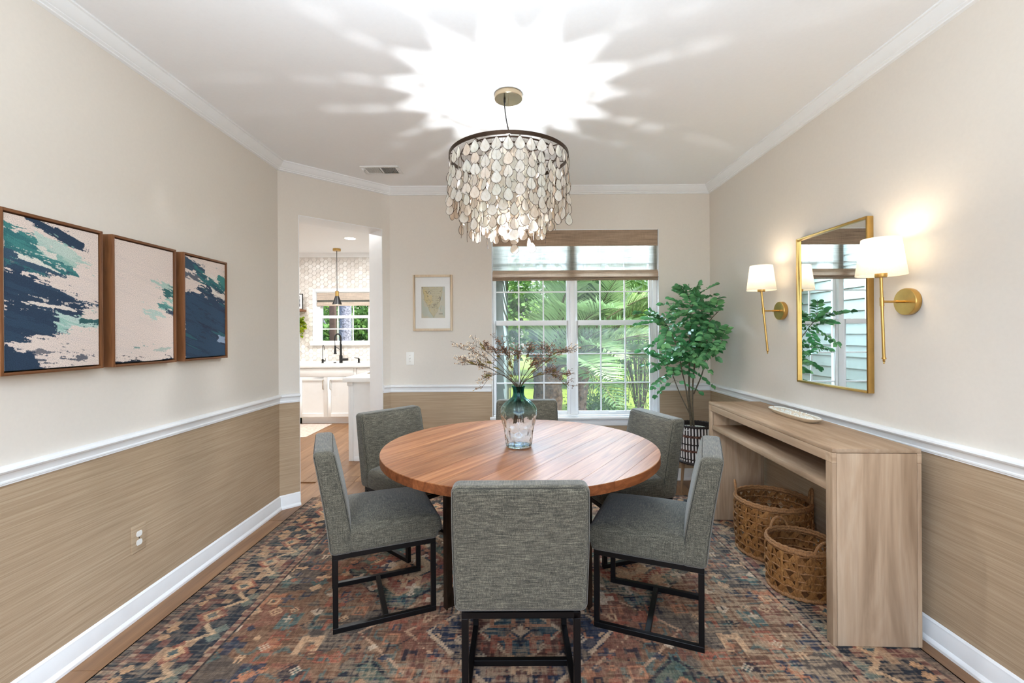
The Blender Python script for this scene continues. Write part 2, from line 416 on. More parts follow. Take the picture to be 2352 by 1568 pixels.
def vaseglass():
    t = NT('teal_to_clear_glass'); sp = t.n('ShaderNodeSeparateXYZ'); t.l(t.obj(), sp.inputs[0])
    f = t.math('MULTIPLY', sp.outputs[2], 3.0)
    c = t.ramp(f, [(.50, (.95, .97, .97, 1)), (.66, (.74, .87, .86, 1)), (.92, (.26, .55, .55, 1))])
    g = t.n('ShaderNodeBsdfGlass'); g.inputs['Roughness'].default_value = 0.0; g.inputs['IOR'].default_value = 1.48; t.l(c, g.inputs[0])
    return t.done(g)
M['vase'] = vaseglass()
# ------------------------------------------------------------ room shell
XL, XR, YB, Y0, HC = -1.852, 1.838, 4.255, -0.8, 2.74
A = Vector((XL, 3.58)); B = Vector((-1.154, YB)); DD = (B - A); DL = DD.length; DD = DD / DL
NOUT = Vector((-DD.y, DD.x)); TW = .25
T0, T1, DOORH = .156, .894, 2.347
WX0, WX1, WZ0, WZ1 = -.205, 1.362, .597, 2.345
RZ0, RZ1 = .834, .904
KX0, KX1, KY1 = -5.2, -.21, 7.62
def dpt(t, n=0.0):
    p = A + DD * t + NOUT * n; return (p.x, p.y)

struct('wall_left', 'beige left wall above tan grasscloth hung with three canvases', 'wall', MB().box(XL - .12, XL, Y0, A.y, 0, HC), M['paint'])
struct('wall_right', 'beige right wall behind the console table, mirror and sconces', 'wall', MB().box(XR, XR + .14, Y0, YB + .14, 0, HC), M['paint'])
w = MB()
w.box(B.x, WX0, YB, YB + .14, 0, HC); w.box(WX1, XR, YB, YB + .14, 0, HC)
w.box(WX0, WX1, YB, YB + .14, 0, WZ0); w.box(WX0, WX1, YB, YB + .14, WZ1, HC)
wb = struct('wall_back', 'beige far wall around the wide garden window', 'wall', w, M['paint'])
w = MB()
for t0, t1, z0, z1 in ((0, T0, 0, HC), (T1, DL, 0, HC), (T0, T1, DOORH, HC)):
    w.prism([dpt(t0), dpt(t1), dpt(t1, TW), dpt(t0, TW)], z0, z1)
struct('wall_diagonal', 'beige angled wall with the opening to the kitchen', 'wall', w, M['paint'])
# white lining of the opening
w = MB(); e = .004
w.prism([dpt(T0), dpt(T0 + e), dpt(T0 + e, TW), dpt(T0, TW)], 0, DOORH)
w.prism([dpt(T1 - e), dpt(T1), dpt(T1, TW), dpt(T1 - e, TW)], 0, DOORH)
w.prism([dpt(T0 + e), dpt(T1 - e), dpt(T1 - e, TW), dpt(T0 + e, TW)], DOORH - e, DOORH)
struct('door_1', 'white painted lining of the opening to the kitchen', 'doorway', w, M['trim'])
struct('ceiling', 'flat white ceiling lit by the chandelier', 'ceiling', MB().box(KX0 - .1, XR + .14, Y0, KY1 + .14, HC, HC + .12), M['ceil'])
# grasscloth below the rail
def paper(name, label, mb):
    struct(name, label, 'wallpaper', mb, M['grass_paper'])
g = .003
paper('trim_1', 'tan grasscloth wallpaper low on the left wall', MB().box(XL, XL + g, Y0, A.y + .002, 0, RZ0 + .02))
w = MB(); w.prism([dpt(0), dpt(0, -g), dpt(T0, -g), dpt(T0)], 0, RZ0 + .02); w.prism([dpt(T1), dpt(T1, -g), dpt(DL, -g), dpt(DL)], 0, RZ0 + .02)
paper('trim_2', 'tan grasscloth strip beside the kitchen opening', w)
w = MB(); w.box(B.x, WX0, YB - g, YB, 0, RZ0 + .02); w.box(WX1, XR, YB - g, YB, 0, RZ0 + .02); w.box(WX0, WX1, YB - g, YB, 0, WZ0 - .02)
paper('trim_3', 'tan grasscloth wallpaper under and beside the garden window', w)
paper('trim_4', 'tan grasscloth wallpaper behind the console table', MB().box(XR - g, XR, Y0, YB, 0, RZ0 + .02))

# mouldings swept along the walls with mitred corners
PATH = [Vector((XL, Y0)), A, B, Vector((XR, YB)), Vector((XR, Y0))]
NR = []
for i in range(4):
    d = (PATH[i + 1] - PATH[i]).normalized(); NR.append(Vector((d.y, -d.x)))
def mit(i):
    if i == 0: return NR[0]
    if i == 4: return NR[3]
    a, b = NR[i - 1], NR[i]; return (a + b) / (1 + a.dot(b))
def mould(seg, prof, t0=None, t1=None):
    """extrude profile [(out, z)] along wall segment seg; t0/t1 in metres from its start cut it square"""
    p, q = PATH[seg], PATH[seg + 1]; d = (q - p).normalized()
    mb = MB(); n = len(prof); vs = []
    for (base, m, t) in ((p, mit(seg), t0), (q, mit(seg + 1), t1)):
        for (o_, z) in prof:
            x = base + m * o_ if t is None else p + d * t + NR[seg] * o_
            vs.append((x.x, x.y, z))
    mb.add(vs, [tuple(range(n)), tuple(range(n, 2 * n))[::-1]] + [(i, (i + 1) % n, n + (i + 1) % n, n + i) for i in range(n)])
    return mb
def cat_mb(*mbs):
    r = MB()
    for m in mbs: r.add(m.v, m.f)
    return r
CROWN = [(0, HC), (.066, HC), (.066, HC - .008), (.058, HC - .011), (.052, HC - .02), (.042, HC - .034), (.03, HC - .046), (.024, HC - .05), (.024, HC - .054), (.014, HC - .06), (.014, HC - .066), (0, HC - .07)]
RAIL = [(0, RZ0), (.010, RZ0), (.010, RZ0 + .006), (.014, RZ0 + .008), (.014, RZ0 + .014), (.012, RZ0 + .018), (.013, RZ0 + .032), (.018, RZ0 + .042), (.026, RZ0 + .047), (.03, RZ0 + .054), (.028, RZ0 + .062), (.02, RZ0 + .067), (.008, RZ1), (0, RZ1)]
BASE = [(0, 0), (.026, 0), (.026, .012), (.022, .02), (.015, .026), (.014, .085), (.011, .092), (.011, .098), (.005, .106), (0, .11)]
nm = ('left', 'diagonal', 'back', 'right'); n_ = 5
for i in range(4):
    struct('trim_%d' % n_, 'white crown moulding along the %s wall' % nm[i], 'moulding', mould(i, CROWN), M['trim'], smooth=True, angle=25); n_ += 1
bl = (PATH[3] - PATH[2]).length
struct('trim_9', 'white chair rail along the left wall', 'moulding', mould(0, RAIL), M['trim'], smooth=True, angle=25)
struct('trim_10', 'white chair rail stubs either side of the kitchen opening', 'moulding', cat_mb(mould(1, RAIL, None, T0), mould(1, RAIL, T1, None)), M['trim'], smooth=True, angle=25)
struct('trim_11', 'white chair rail on the far wall either side of the window', 'moulding', cat_mb(mould(2, RAIL, None, WX0 - B.x - .005), mould(2, RAIL, WX1 - B.x + .005, None)), M['trim'], smooth=True, angle=25)
struct('trim_12', 'white chair rail along the right wall above the console table', 'moulding', mould(3, RAIL), M['trim'], smooth=True, angle=25)
struct('baseboard_left', 'white baseboard along the left wall', 'baseboard', mould(0, BASE), M['trim'], smooth=True, angle=25)
struct('baseboard_diagonal', 'white baseboard stubs beside the kitchen opening', 'baseboard', cat_mb(mould(1, BASE, None, T0), mould(1, BASE, T1, None)), M['trim'], smooth=True, angle=25)
struct('baseboard_back', 'white baseboard under the garden window', 'baseboard', mould(2, BASE), M['trim'], smooth=True, angle=25)
struct('baseboard_right', 'white baseboard behind the console table', 'baseboard', mould(3, BASE), M['trim'], smooth=True, angle=25)

# floor with individual planks
fl = struct('floor', 'light oak plank floor running into the kitchen', 'floor', MB().box(KX0, XR, Y0, KY1, -.12, -.012), M['plank'])
rg = random.Random(3); PW = .178
def planks(x0, x1, y0, y1):
    x = x0
    while x < x1 - .01:
        xe = min(x + PW, x1); y = y0 - rg.uniform(0, 1.4)
        while y < y1 - .02:
            ye = min(y + rg.choice((1.2, 1.5, 1.8)), y1); ys = max(y, y0)
            if ye - ys > .03:
                mb = MB(); hx, hy = (xe - x) / 2 - .0008, (ye - ys) / 2 - .0008
                mb.add([(-hx, -hy, -.012), (hx, -hy, -.012), (hx, hy, -.012), (-hx, hy, -.012), (-hx, -hy, -.0012), (hx, -hy, -.0012), (hx, hy, -.0012), (-hx, hy, -.0012),
                        (-hx + .0012, -hy + .0012, 0), (hx - .0012, -hy + .0012, 0), (hx - .0012, hy - .0012, 0), (-hx + .0012, hy - .0012, 0)],
                       [(8, 9, 10, 11), (4, 5, 9, 8), (5, 6, 10, 9), (6, 7, 11, 10), (7, 4, 8, 11), (0, 1, 5, 4), (1, 2, 6, 5), (2, 3, 7, 6), (3, 0, 4, 7)])
                link('plank', mb.mesh('plank', M['plank']), fl, ((x + xe) / 2, (ys + ye) / 2, 0))
            y = ye
        x = xe
planks(XL, XR, Y0, YB)
planks(-4.3, -1.86, YB, 7.1); planks(-1.86, XL + .7, YB, 7.1)

# ------------------------------------------------------------ windows
def window(name, label, x0, x1, z0, z1, yf, units, meet, rows_lo, rows_up, cols, frame, wet, mt=.012, depth=.10):
    """units: list of (glass x0, glass x1); yf = inner wall face"""
    root = thing(name, label, 'window', kind='structure')
    w = MB(); t = .012
    w.box(x0, x0 + t, yf, yf + depth, z0, z1); w.box(x1 - t, x1, yf, yf + depth, z0, z1); w.box(x0 + t, x1 - t, yf, yf + depth, z1 - t, z1); w.box(x0 + t, x1 - t, yf, yf + depth, z0, z0 + t)
    edges = [x0 + t] + [v for u in units for v in u] + [x1 - t]
    for i in range(0, len(edges), 2):
        a, b = edges[i], edges[i + 1]
        if i == 0: b -= frame
        elif i == len(edges) - 2: a += frame
        else: a += frame; b -= frame
        if b > a: w.box(a, b, yf + .035, yf + depth, z0 + t, z1 - t)
    part('window_frame', w, M['trim'], root, bevel=.002)
    for ui, (g0, g1) in enumerate(units):
        for lo in (True, False):
            ya = yf + (.045 if lo else .07); yb = ya + .024
            zb, zt = (z0 + .044, meet[0]) if lo else (meet[1], z1 - .035)
            s0, s1 = g0 - frame, g1 + frame
            sz0 = zb - .03 if lo else zb - .045; sz1 = zt + .045 if lo else zt + .022
            m = MB(); m.box(s0, g0, ya, yb, sz0, sz1); m.box(g1, s1, ya, yb, sz0, sz1); m.box(g0, g1, ya, yb, sz0, zb); m.box(g0, g1, ya, yb, zt, sz1)
            sash = part('sash', m, M['trim'], root, bevel=.003)
            rows = rows_lo if lo else rows_up
            zs = [zb] + [r for r in rows if zb < r < zt] + [zt]; xs = [g0] + list(cols[ui]) + [g1]
            mu = MB(); ym = (ya + yb) / 2
            for xx in xs[1:-1]: mu.box(xx - mt / 2, xx + mt / 2, ym - .007, ym + .007, zb, zt)
            for zz in zs[1:-1]: mu.box(g0, g1, ym - .006, ym + .006, zz - mt / 2, zz + mt / 2)
            part('muntin', mu, M['trim'], sash)
            for i in range(len(xs) - 1):
                for j in range(len(zs) - 1):
                    link('pane', MB().box(xs[i] - (0 if i == 0 else 0), xs[i + 1], ym - .002, ym - .0019, zs[j], zs[j + 1]).mesh('pane', M['wetpane' if wet and lo else 'pane']), sash)
    return root
w1 = window('window_1', 'wide double-hung garden window with white grilles in the far wall', WX0, WX1, WZ0, WZ1, YB, [(-.165, .503), (.607, 1.285)], (1.45, 1.497), (.905, 1.18), (1.769, 2.04), [(.05, .283), (.824, 1.056)], .03, True, depth=.14)
part('window_sill', MB().box(WX0 - .02, WX1 + .02, YB - .045, YB + .04, WZ0 - .022, WZ0), M['trim'], w1, bevel=.004)
part('window_apron', MB().box(WX0 - .01, WX1 + .01, YB - .018, YB, WZ0 - .085, WZ0 - .022), M['trim'], w1, bevel=.004)
part('sash_lift', MB().box(.89, .96, YB + .03, YB + .046, .622, .634), M['trim'], w1, bevel=.003)

# roman shade on the garden window
sh = thing('roman_shade', 'taupe woven roman shade drawn up over the garden window', 'shade', (.579, YB + .02, 0))
hx = .77
part('valance', MB().box(-hx, hx, -.022, -.016, 2.19, 2.338), M['shade_dark'], sh, label='opaque taupe woven valance')
part('head_rail', MB().box(-hx + .005, hx - .005, -.014, .022, 2.30, 2.338), M['trim'], sh)
m = MB(); m.add([(-hx, .004, 1.945), (hx, .004, 1.945), (hx, .004, 2.20), (-hx, .004, 2.20)], [(0, 1, 2, 3)])
part('panel', m, M['shade_thin'], sh, label='single layer of pale weave glowing with daylight')
m = MB(); k = 14
for i in range(k):
    a0, a1 = i / k, (i + 1) / k
    def P(a): return (-.012 - .016 * math.sin(a * math.pi * .9), 1.965 - .075 * a)
    (ya, za), (yb, zb) = P(a0), P(a1)
    m.add([(-hx - .004, ya, za), (hx + .004, ya, za), (hx + .004, yb, zb), (-hx - .004, yb, zb)], [(0, 1, 2, 3)])
part('fold', m, M['shade_dark'], sh, smooth=True, angle=180)
for i in range(3):
    z = 1.902 - i * .012
    part('fold', MB().box(-hx - .006, hx + .006, -.034 + .004 * i, -.004, z - .010, z), M['shade_dark'], sh, bevel=.004)

# ------------------------------------------------------------ ceiling vent, switch, outlet
v = thing('ceiling_vent', 'white ceiling air vent with dark louvers near the kitchen opening', 'vent', (-1.0875, 3.781, HC))
part('frame', MB().box(-.155, .155, -.095, -.065, -.006, 0).box(-.155, .155, .065, .095, -.006, 0).box(-.155, -.125, -.065, .065, -.006, 0).box(.125, .155, -.065, .065, -.006, 0).box(-.006, .006, -.065, .065, -.006, 0), M['trim'], v, bevel=.0015)
part('duct_shade', MB().box(-.125, .125, -.065, .065, -.0008, 0), M['ventdark'], v)  # flat dark sheet painted as the shade behind the louvers
for x0, s in ((-.122, -1), (.01, 1)):
    m = MB()
    for i in range(14):
        x = x0 + i * .0082; m.bar((x, -.065, -.0035), (x, .065, -.0035), .0045 if s < 0 else .0018, .0012)
    part('louvers', m, M['trim'], v, kind='stuff')
for y, x in ((0, -.14), (0, .14)):
    part('screw', MB().lathe([(.003, -.0075), (.003, -.006)], 8, c=(x, y, 0)), M['ventdark'], v)
sw = thing('light_switch', 'white toggle light switch on the wall under the framed map', 'switch', (-.97, YB, 1.148))
part('plate', MB().box(-.037, .037, -.006, 0, -.06, .06), M['plastic'], sw, bevel=.003)
part('toggle', MB().bar((0, -.006, 0), (0, -.018, .006), .009, .012), M['plastic'], sw)
for z in (-.03, .03): part('screw', MB().ball((0, -.006, z), .003, sc=(1, .4, 1)), M['nickel'], sw)
ou = thing('wall_outlet', 'tan papered outlet plate with two white receptacles low on the left wall', 'outlet', (XL + g, 2.232, .383))
part('plate', MB().box(0, .005, -.042, .042, -.066, .066), M['grass_paper'], ou, bevel=.002)
for z in (-.021, .021):
    m = MB(); pts = []
    for i in range(16):
        a = 2 * math.pi * i / 16; pts.append((.017 * math.cos(a), max(-.0135, min(.0135, .0175 * math.sin(a)))))
    m.add([(.005, p[0], p[1] + z) for p in pts] + [(.0075, p[0], p[1] + z) for p in pts], [tuple(range(16, 32))] + [(i, (i + 1) % 16, 16 + (i + 1) % 16, 16 + i) for i in range(16)])
    part('receptacle', m, M['plastic'], ou)
part('screw', MB().ball((.005, 0, 0), .003), M['ventdark'], ou)
# ------------------------------------------------------------ numpy noise and painting helpers
def vnoise(X, Y, seed=0):
    xi = np.floor(X).astype(np.int64); yi = np.floor(Y).astype(np.int64); xf = X - xi; yf = Y - yi
    def h(a, b):
        n = (a * 374761393 + b * 668265263 + seed * 974711) & 0x7fffffff
        n = ((n ^ (n >> 13)) * 1274126177) & 0x7fffffff
        return ((n ^ (n >> 16)) & 0xffff) / 65535.0
    u = xf * xf * (3 - 2 * xf); v = yf * yf * (3 - 2 * yf)
    return (h(xi, yi) * (1 - u) + h(xi + 1, yi) * u) * (1 - v) + (h(xi, yi + 1) * (1 - u) + h(xi + 1, yi + 1) * u) * v
def fbm(X, Y, seed=0, o=4):
    s = 0; a = .5; t = 0
    for i in range(o):
        s = s + a * vnoise(X * 2 ** i, Y * 2 ** i, seed + i * 17); t += a; a *= .55
    return s / t
def hashc(a, b, seed):
    n = (a.astype(np.int64) * 374761393 + b.astype(np.int64) * 668265263 + seed * 974711) & 0x7fffffff
    n = ((n ^ (n >> 13)) * 1274126177) & 0x7fffffff
    return ((n ^ (n >> 16)) & 0xffff) / 65535.0
def L3(c): return np.array(lin(c))
def put(img, mask, col, a=1.0):
    k = (mask * a)[..., None] if mask.dtype != bool else (mask.astype(float) * a)[..., None]
    img[:] = img * (1 - k) + L3(col) * k
def grid_mesh(name, w, h, nx, ny, colors, mat, zfun=None):
    """flat nx x ny quad grid in XY centred on the origin, one colour per vertex (colors: (ny+1, nx+1, 3) linear)"""
    xs = np.linspace(-w / 2, w / 2, nx + 1); ys = np.linspace(-h / 2, h / 2, ny + 1)
    X, Y = np.meshgrid(xs, ys); Z = np.zeros_like(X) if zfun is None else zfun(X, Y)
    co = np.stack([X, Y, Z], -1).reshape(-1, 3).astype(np.float32)
    i = np.arange(nx * ny); r = i // nx; c = i % nx; a = r * (nx + 1) + c
    q = np.stack([a, a + 1, a + nx + 2, a + nx + 1], -1).astype(np.int32)
    me = bpy.data.meshes.new(name); me.vertices.add(len(co)); me.vertices.foreach_set('co', co.ravel())
    me.loops.add(q.size); me.loops.foreach_set('vertex_index', q.ravel())
    me.polygons.add(len(q)); me.polygons.foreach_set('loop_start', (np.arange(len(q)) * 4).astype(np.int32)); me.polygons.foreach_set('loop_total', np.full(len(q), 4, np.int32))
    me.update(calc_edges=True); me.validate()
    ca = me.color_attributes.new('Col', 'FLOAT_COLOR', 'POINT')
    d = np.ones((len(co), 4), np.float32); d[:, :3] = colors.reshape(-1, 3); ca.data.foreach_set('color', d.ravel())
    me.materials.append(mat); return me

# ------------------------------------------------------------ rug
RX0, RX1, RY0, RY1, RT = -1.70, 1.745, .35, 3.83, .007
RW, RH = RX1 - RX0, RY1 - RY0
def rug_colors(nx, ny):
    xs = np.linspace(-RW / 2, RW / 2, nx + 1); ys = np.linspace(-RH / 2, RH / 2, ny + 1)
    U, V = np.meshgrid(xs, ys)
    K = .010                                   # knot size: motifs step in knots
    q = lambda a: np.round(a / K) * K
    u, v = q(np.abs(U) + .004 * (vnoise(V * 9, U * 3, 5) - .5)), q(V + .004 * (vnoise(U * 9, V * 3, 6) - .5))
    e = np.minimum(RW / 2 - u, RH / 2 - np.abs(v))
    img = np.zeros(U.shape + (3,)) + L3((130, 94, 70))
    f1 = fbm(u * 2.3, v * 2.3, 3)
    put(img, f1 > .56, (98, 86, 76)); put(img, f1 < .42, (136, 88, 68)); put(img, (f1 > .47) & (f1 < .49), (96, 104, 96))
    # large medallions on a lattice
    py, px = 1.16, 1.15
    a = np.abs(u); b = np.abs(((v + py / 2) % py) - py / 2)
    m1 = a / .44 + b / .50
    a2 = np.abs(a - px / 2 - .06); b2 = np.abs(((v) % py) - py / 2); m2 = a2 / .40 + b2 / .42
    for m, cs in ((m1, ((50, 58, 76), (205, 172, 140), (112, 74, 62), (60, 84, 92), (212, 178, 144), (40, 48, 62))),
                  (m2, ((84, 96, 84), (40, 46, 56), (150, 82, 64), (198, 160, 122), (54, 60, 66), (178, 128, 92)))):
        put(img, m < 1.0, cs[0]); put(img, (m > .93) & (m < .99), cs[1]); put(img, m < .72, cs[2]); put(img, (m > .66) & (m < .72), cs[5])
        put(img, m < .45, cs[3]); put(img, (m > .40) & (m < .45), cs[4]); put(img, m < .2, cs[5]); put(img, m < .1, cs[1])
    # hooked outlines around the medallions
    hk = (np.abs(((a * 1.0 + b * 1.0) % .21) - .105) < .009) & (m1 > 1.0) & (m1 < 1.9); put(img, hk, (206, 160, 124), .8)
    hk = (np.abs(((a - b) % .30) - .15) < .008) & (m2 > 1.0) & (m2 < 1.7); put(img, hk, (60, 52, 52), .8)
    # scattered small motifs, one per cell, mirrored left to right
    pal = [(212, 166, 124), (186, 120, 84), (52, 62, 80), (78, 104, 100), (214, 186, 156), (124, 78, 62), (166, 92, 68), (46, 46, 54)]
    for (cs, seed, dens) in ((.17, 11, .75), (.105, 23, .6), (.068, 37, .45)):
        ci = np.floor(u / cs); cj = np.floor(v / cs)
        lx = np.abs(u - (ci + .5) * cs) / cs; ly = np.abs(v - (cj + .5) * cs) / cs; sx = (v - (cj + .5) * cs) / cs
        t = hashc(ci, cj, seed); hcol = hashc(ci, cj, seed + 1); on = hashc(ci, cj, seed + 2) < dens
        shp = np.select([t < .22, t < .42, t < .6, t < .78],
                        [lx + ly < .34, (np.minimum(lx, ly) < .09) & (np.maximum(lx, ly) < .36), (np.maximum(lx, ly) < .34) & (np.maximum(lx, ly) > .22), (np.abs(lx - .2) < .08) & (ly < .36) | (np.abs(sx - .2) < .08) & (lx < .3)],
                        (np.abs(lx + ly - .3) < .07) | (lx + ly < .12))
        for i, c in enumerate(pal):
            put(img, shp & on & (hcol >= i / 8) & (hcol < (i + 1) / 8) & (e > .40), c, .9)
    # border
    bd = (e > .075) & (e < .37); put(img, bd, (48, 54, 62))
    s = np.where(RW / 2 - u < RH / 2 - np.abs(v), v, u)
    zz = np.abs(((s / .26) % 1) - .5) * .30 + .16
    put(img, bd & (np.abs(e - zz) < .016), (206, 168, 128))
    fl = np.abs(((s / .26) % 1) - .5) * .26; fe = np.abs(e - .225)
    put(img, bd & (fl + fe < .075), (150, 86, 66)); put(img, bd & (fl + fe < .05), (208, 164, 120)); put(img, bd & (fl + fe < .024), (70, 92, 94))
    fl2 = np.abs((((s / .26) + .5) % 1) - .5) * .26; put(img, bd & (np.abs(fl2 - .03) + np.abs(e - .11) < .03), (196, 150, 108)); put(img, bd & (np.abs(fl2 - .03) + np.abs(e - .33) < .034), (112, 118, 106))
    lf = hashc(np.floor(s / .045), np.floor(e / .04), 51); put(img, bd & (lf < .16), (186, 146, 110), .85); put(img, bd & (lf > .88), (128, 78, 66), .85)
    gd = ((e > .05) & (e < .075)) | ((e > .37) & (e < .40)); put(img, gd, (124, 84, 72)); put(img, gd & ((s / .05) % 1 < .35), (170, 138, 112))
    put(img, (e < .05), (112, 90, 78)); put(img, (e < .05) & ((s / .07) % 1 < .3), (60, 56, 58)); put(img, np.abs(e - .405) < .006, (36, 38, 44))
    # wear: thread streaks, rubbed patches and colour drift
    st = vnoise(U * 14, V * 170, 71) * .6 + vnoise(U * 120, V * 20, 72) * .4
    wear = fbm(U * 1.7, V * 1.7, 80); rub = np.clip((st - .43) * 5, 0, 1) * np.clip((wear - .26) * 2.8, .22, .9)
    put(img, rub, (184, 154, 122), .78)
    dk = np.clip((.42 - st) * 5, 0, 1) * .5; put(img, dk, (52, 44, 44), .7)
    tl = np.clip((fbm(U * 1.1, V * 1.1, 90) - .5) * 4, 0, 1) * np.clip((vnoise(U * 40, V * 90, 91) - .35) * 2.5, 0, 1); put(img, tl, (92, 102, 98), .4)
    img *= (.80 + .40 * vnoise(U * 150, V * 150, 95))[..., None]
    gray = img.mean(-1, keepdims=True); img[:] = gray + (img - gray) * .92
    return img
nx, ny = 680, 680
rug = link('area_rug', grid_mesh('area_rug', RW, RH, nx, ny, rug_colors(nx, ny), M['rug']), None, ((RX0 + RX1) / 2, (RY0 + RY1) / 2, RT))
tag(rug, 'large distressed red, navy and cream patterned rug under the dining table', 'rug')
part('binding', MB().box(-RW / 2, RW / 2, -RH / 2, -RH / 2 + .006, -RT, 0).box(-RW / 2, RW / 2, RH / 2 - .006, RH / 2, -RT, 0).box(-RW / 2, -RW / 2 + .006, -RH / 2, RH / 2, -RT, 0).box(RW / 2 - .006, RW / 2, -RH / 2, RH / 2, -RT, 0), M['pdark'], rug)
ZR = RT + .0005

# ------------------------------------------------------------ dining table
TC, TR, TZ, TT = (.028, 2.512), .742, .76, .042
tb = thing('dining_table', 'round walnut dining table with a dark metal base', 'table', (TC[0], TC[1], 0))
ang = R(57); wb_ = .123; k = -TR
rb = random.Random(5)
off = -TR + .02
cuts = [-TR] + [-TR + .075 + wb_ * i for i in range(12) if -TR + .075 + wb_ * i < TR - .03] + [TR]
for i in range(len(cuts) - 1):
    y0, y1 = cuts[i] + .0003, cuts[i + 1] - .0003
    pts = []; n = 26
    ys = np.linspace(y0, y1, n)
    rt = [(math.sqrt(max(TR * TR - y * y, 1e-6)), y) for y in ys]
    poly = rt + [(-x, y) for x, y in rt[::-1]]
    ch = .0022
    m = MB(); npt = len(poly)
    s2 = (TR - ch) / TR
    top = [(x * s2, min(max(y, y0 + .0004), y1 - .0004) * (s2 if abs(y) > TR * .97 else 1), TZ) for x, y in poly]
    m.add([(x, y, TZ - TT) for x, y in poly] + [(x, y, TZ - ch) for x, y in poly] + top,
          [tuple(range(npt))[::-1], tuple(range(2 * npt, 3 * npt))] + [(j, (j + 1) % npt, npt + (j + 1) % npt, npt + j) for j in range(npt)] + [(npt + j, npt + (j + 1) % npt, 2 * npt + (j + 1) % npt, 2 * npt + j) for j in range(npt)])
    m.m = [0 if q in (1,) or q >= 2 + npt else 1 for q in range(len(m.f))]
    part('board', m, [M['table'], M['tedge']], tb, rot=(0, 0, ang))
lx, ly, bx = .359, .25, -.015
CN = [(bx - lx, -ly), (bx + lx, -ly), (bx + lx, ly), (bx - lx, ly)]
zt = TZ - TT
for (x, y) in CN:
    d = Vector((-x, -y, 0)).normalized(); sd = Vector((-d.y, d.x, 0))
    def angle_iron(p0, p1, w=.036, th=.007):
        m = MB(); p0 = Vector(p0); p1 = Vector(p1)
        for (o1, o2) in ((0, 0), (1, 0)):
            pass
        return m
    m = MB(); m.box(-.017, .017, -.004, .004, ZR, zt - .008); m.box(-.004, .004, -.0039, .034, ZR, zt - .008)
    part('leg', m, M['bronze'], tb, loc=(x, y, 0), rot=(0, 0, math.atan2(d.y, d.x) - math.pi / 2))
for (i, j) in ((0, 2), (1, 3)):
    p, q = Vector(CN[i] + (0,)), Vector(CN[j] + (0,)); d = (q - p).normalized(); zo = .0 if i == 0 else .0005
    part('floor_bar', MB().bar(p + d * .004 + Vector((0, 0, ZR + .016 + zo)), q - d * .004 + Vector((0, 0, ZR + .016 + zo)), .007, .032), M['bronze'], tb)
    part('top_bar', MB().bar(p + Vector((0, 0, zt - .0045 - zo)), q + Vector((0, 0, zt - .0045 - zo)), .05, .008), M['bronze'], tb)
for (x, y) in CN:
    part('brace', MB().bar((x * .97, y * .97, ZR + .02), (x * .05, y * .05, zt - .012), .008, .03), M['bronze'], tb)

# ------------------------------------------------------------ chairs
def rounded_box(sx, sy, sz, r, n=9, fn=None):
    m = MB(); hx, hy, hz = sx / 2, sy / 2, sz / 2; idx = {}
    def key(p):
        k = tuple(round(c, 5) for c in p)
        if k not in idx:
            c = [max(-h + r, min(h - r, q)) for q, h in zip(p, (hx, hy, hz))]
            d = Vector([q - cc for q, cc in zip(p, c)])
            o = Vector(c) + (d.normalized() * r if d.length > 1e-9 else d)
            if fn: o = Vector(fn(o))
            idx[k] = len(m.v); m.v.append(tuple(o))
        return idx[k]
    def samp(h):
        e = [-h + r * (1 - math.cos(math.pi / 2 * i / 4)) for i in range(4)]
        inner = list(np.linspace(-h + r, h - r, n)); return e + inner + [-a for a in e[::-1]]
    S = [samp(hx), samp(hy), samp(hz)]
    for ax in range(3):
        a1, a2 = [i for i in range(3) if i != ax]
        for s in (-1, 1):
            for i in range(len(S[a1]) - 1):
                for j in range(len(S[a2]) - 1):
                    q = []
                    for (u, v) in ((i, j), (i + 1, j), (i + 1, j + 1), (i, j + 1)):
                        p = [0, 0, 0]; p[ax] = s * (hx, hy, hz)[ax]; p[a1] = S[a1][u]; p[a2] = S[a2][v]; q.append(key(p))
                    m.f.append(tuple(q if (s > 0) != (ax == 1) else q[::-1])); m.m.append(0)
    return m
FW, FD, FH, TS = .43, .475, .36, .024     # metal frame
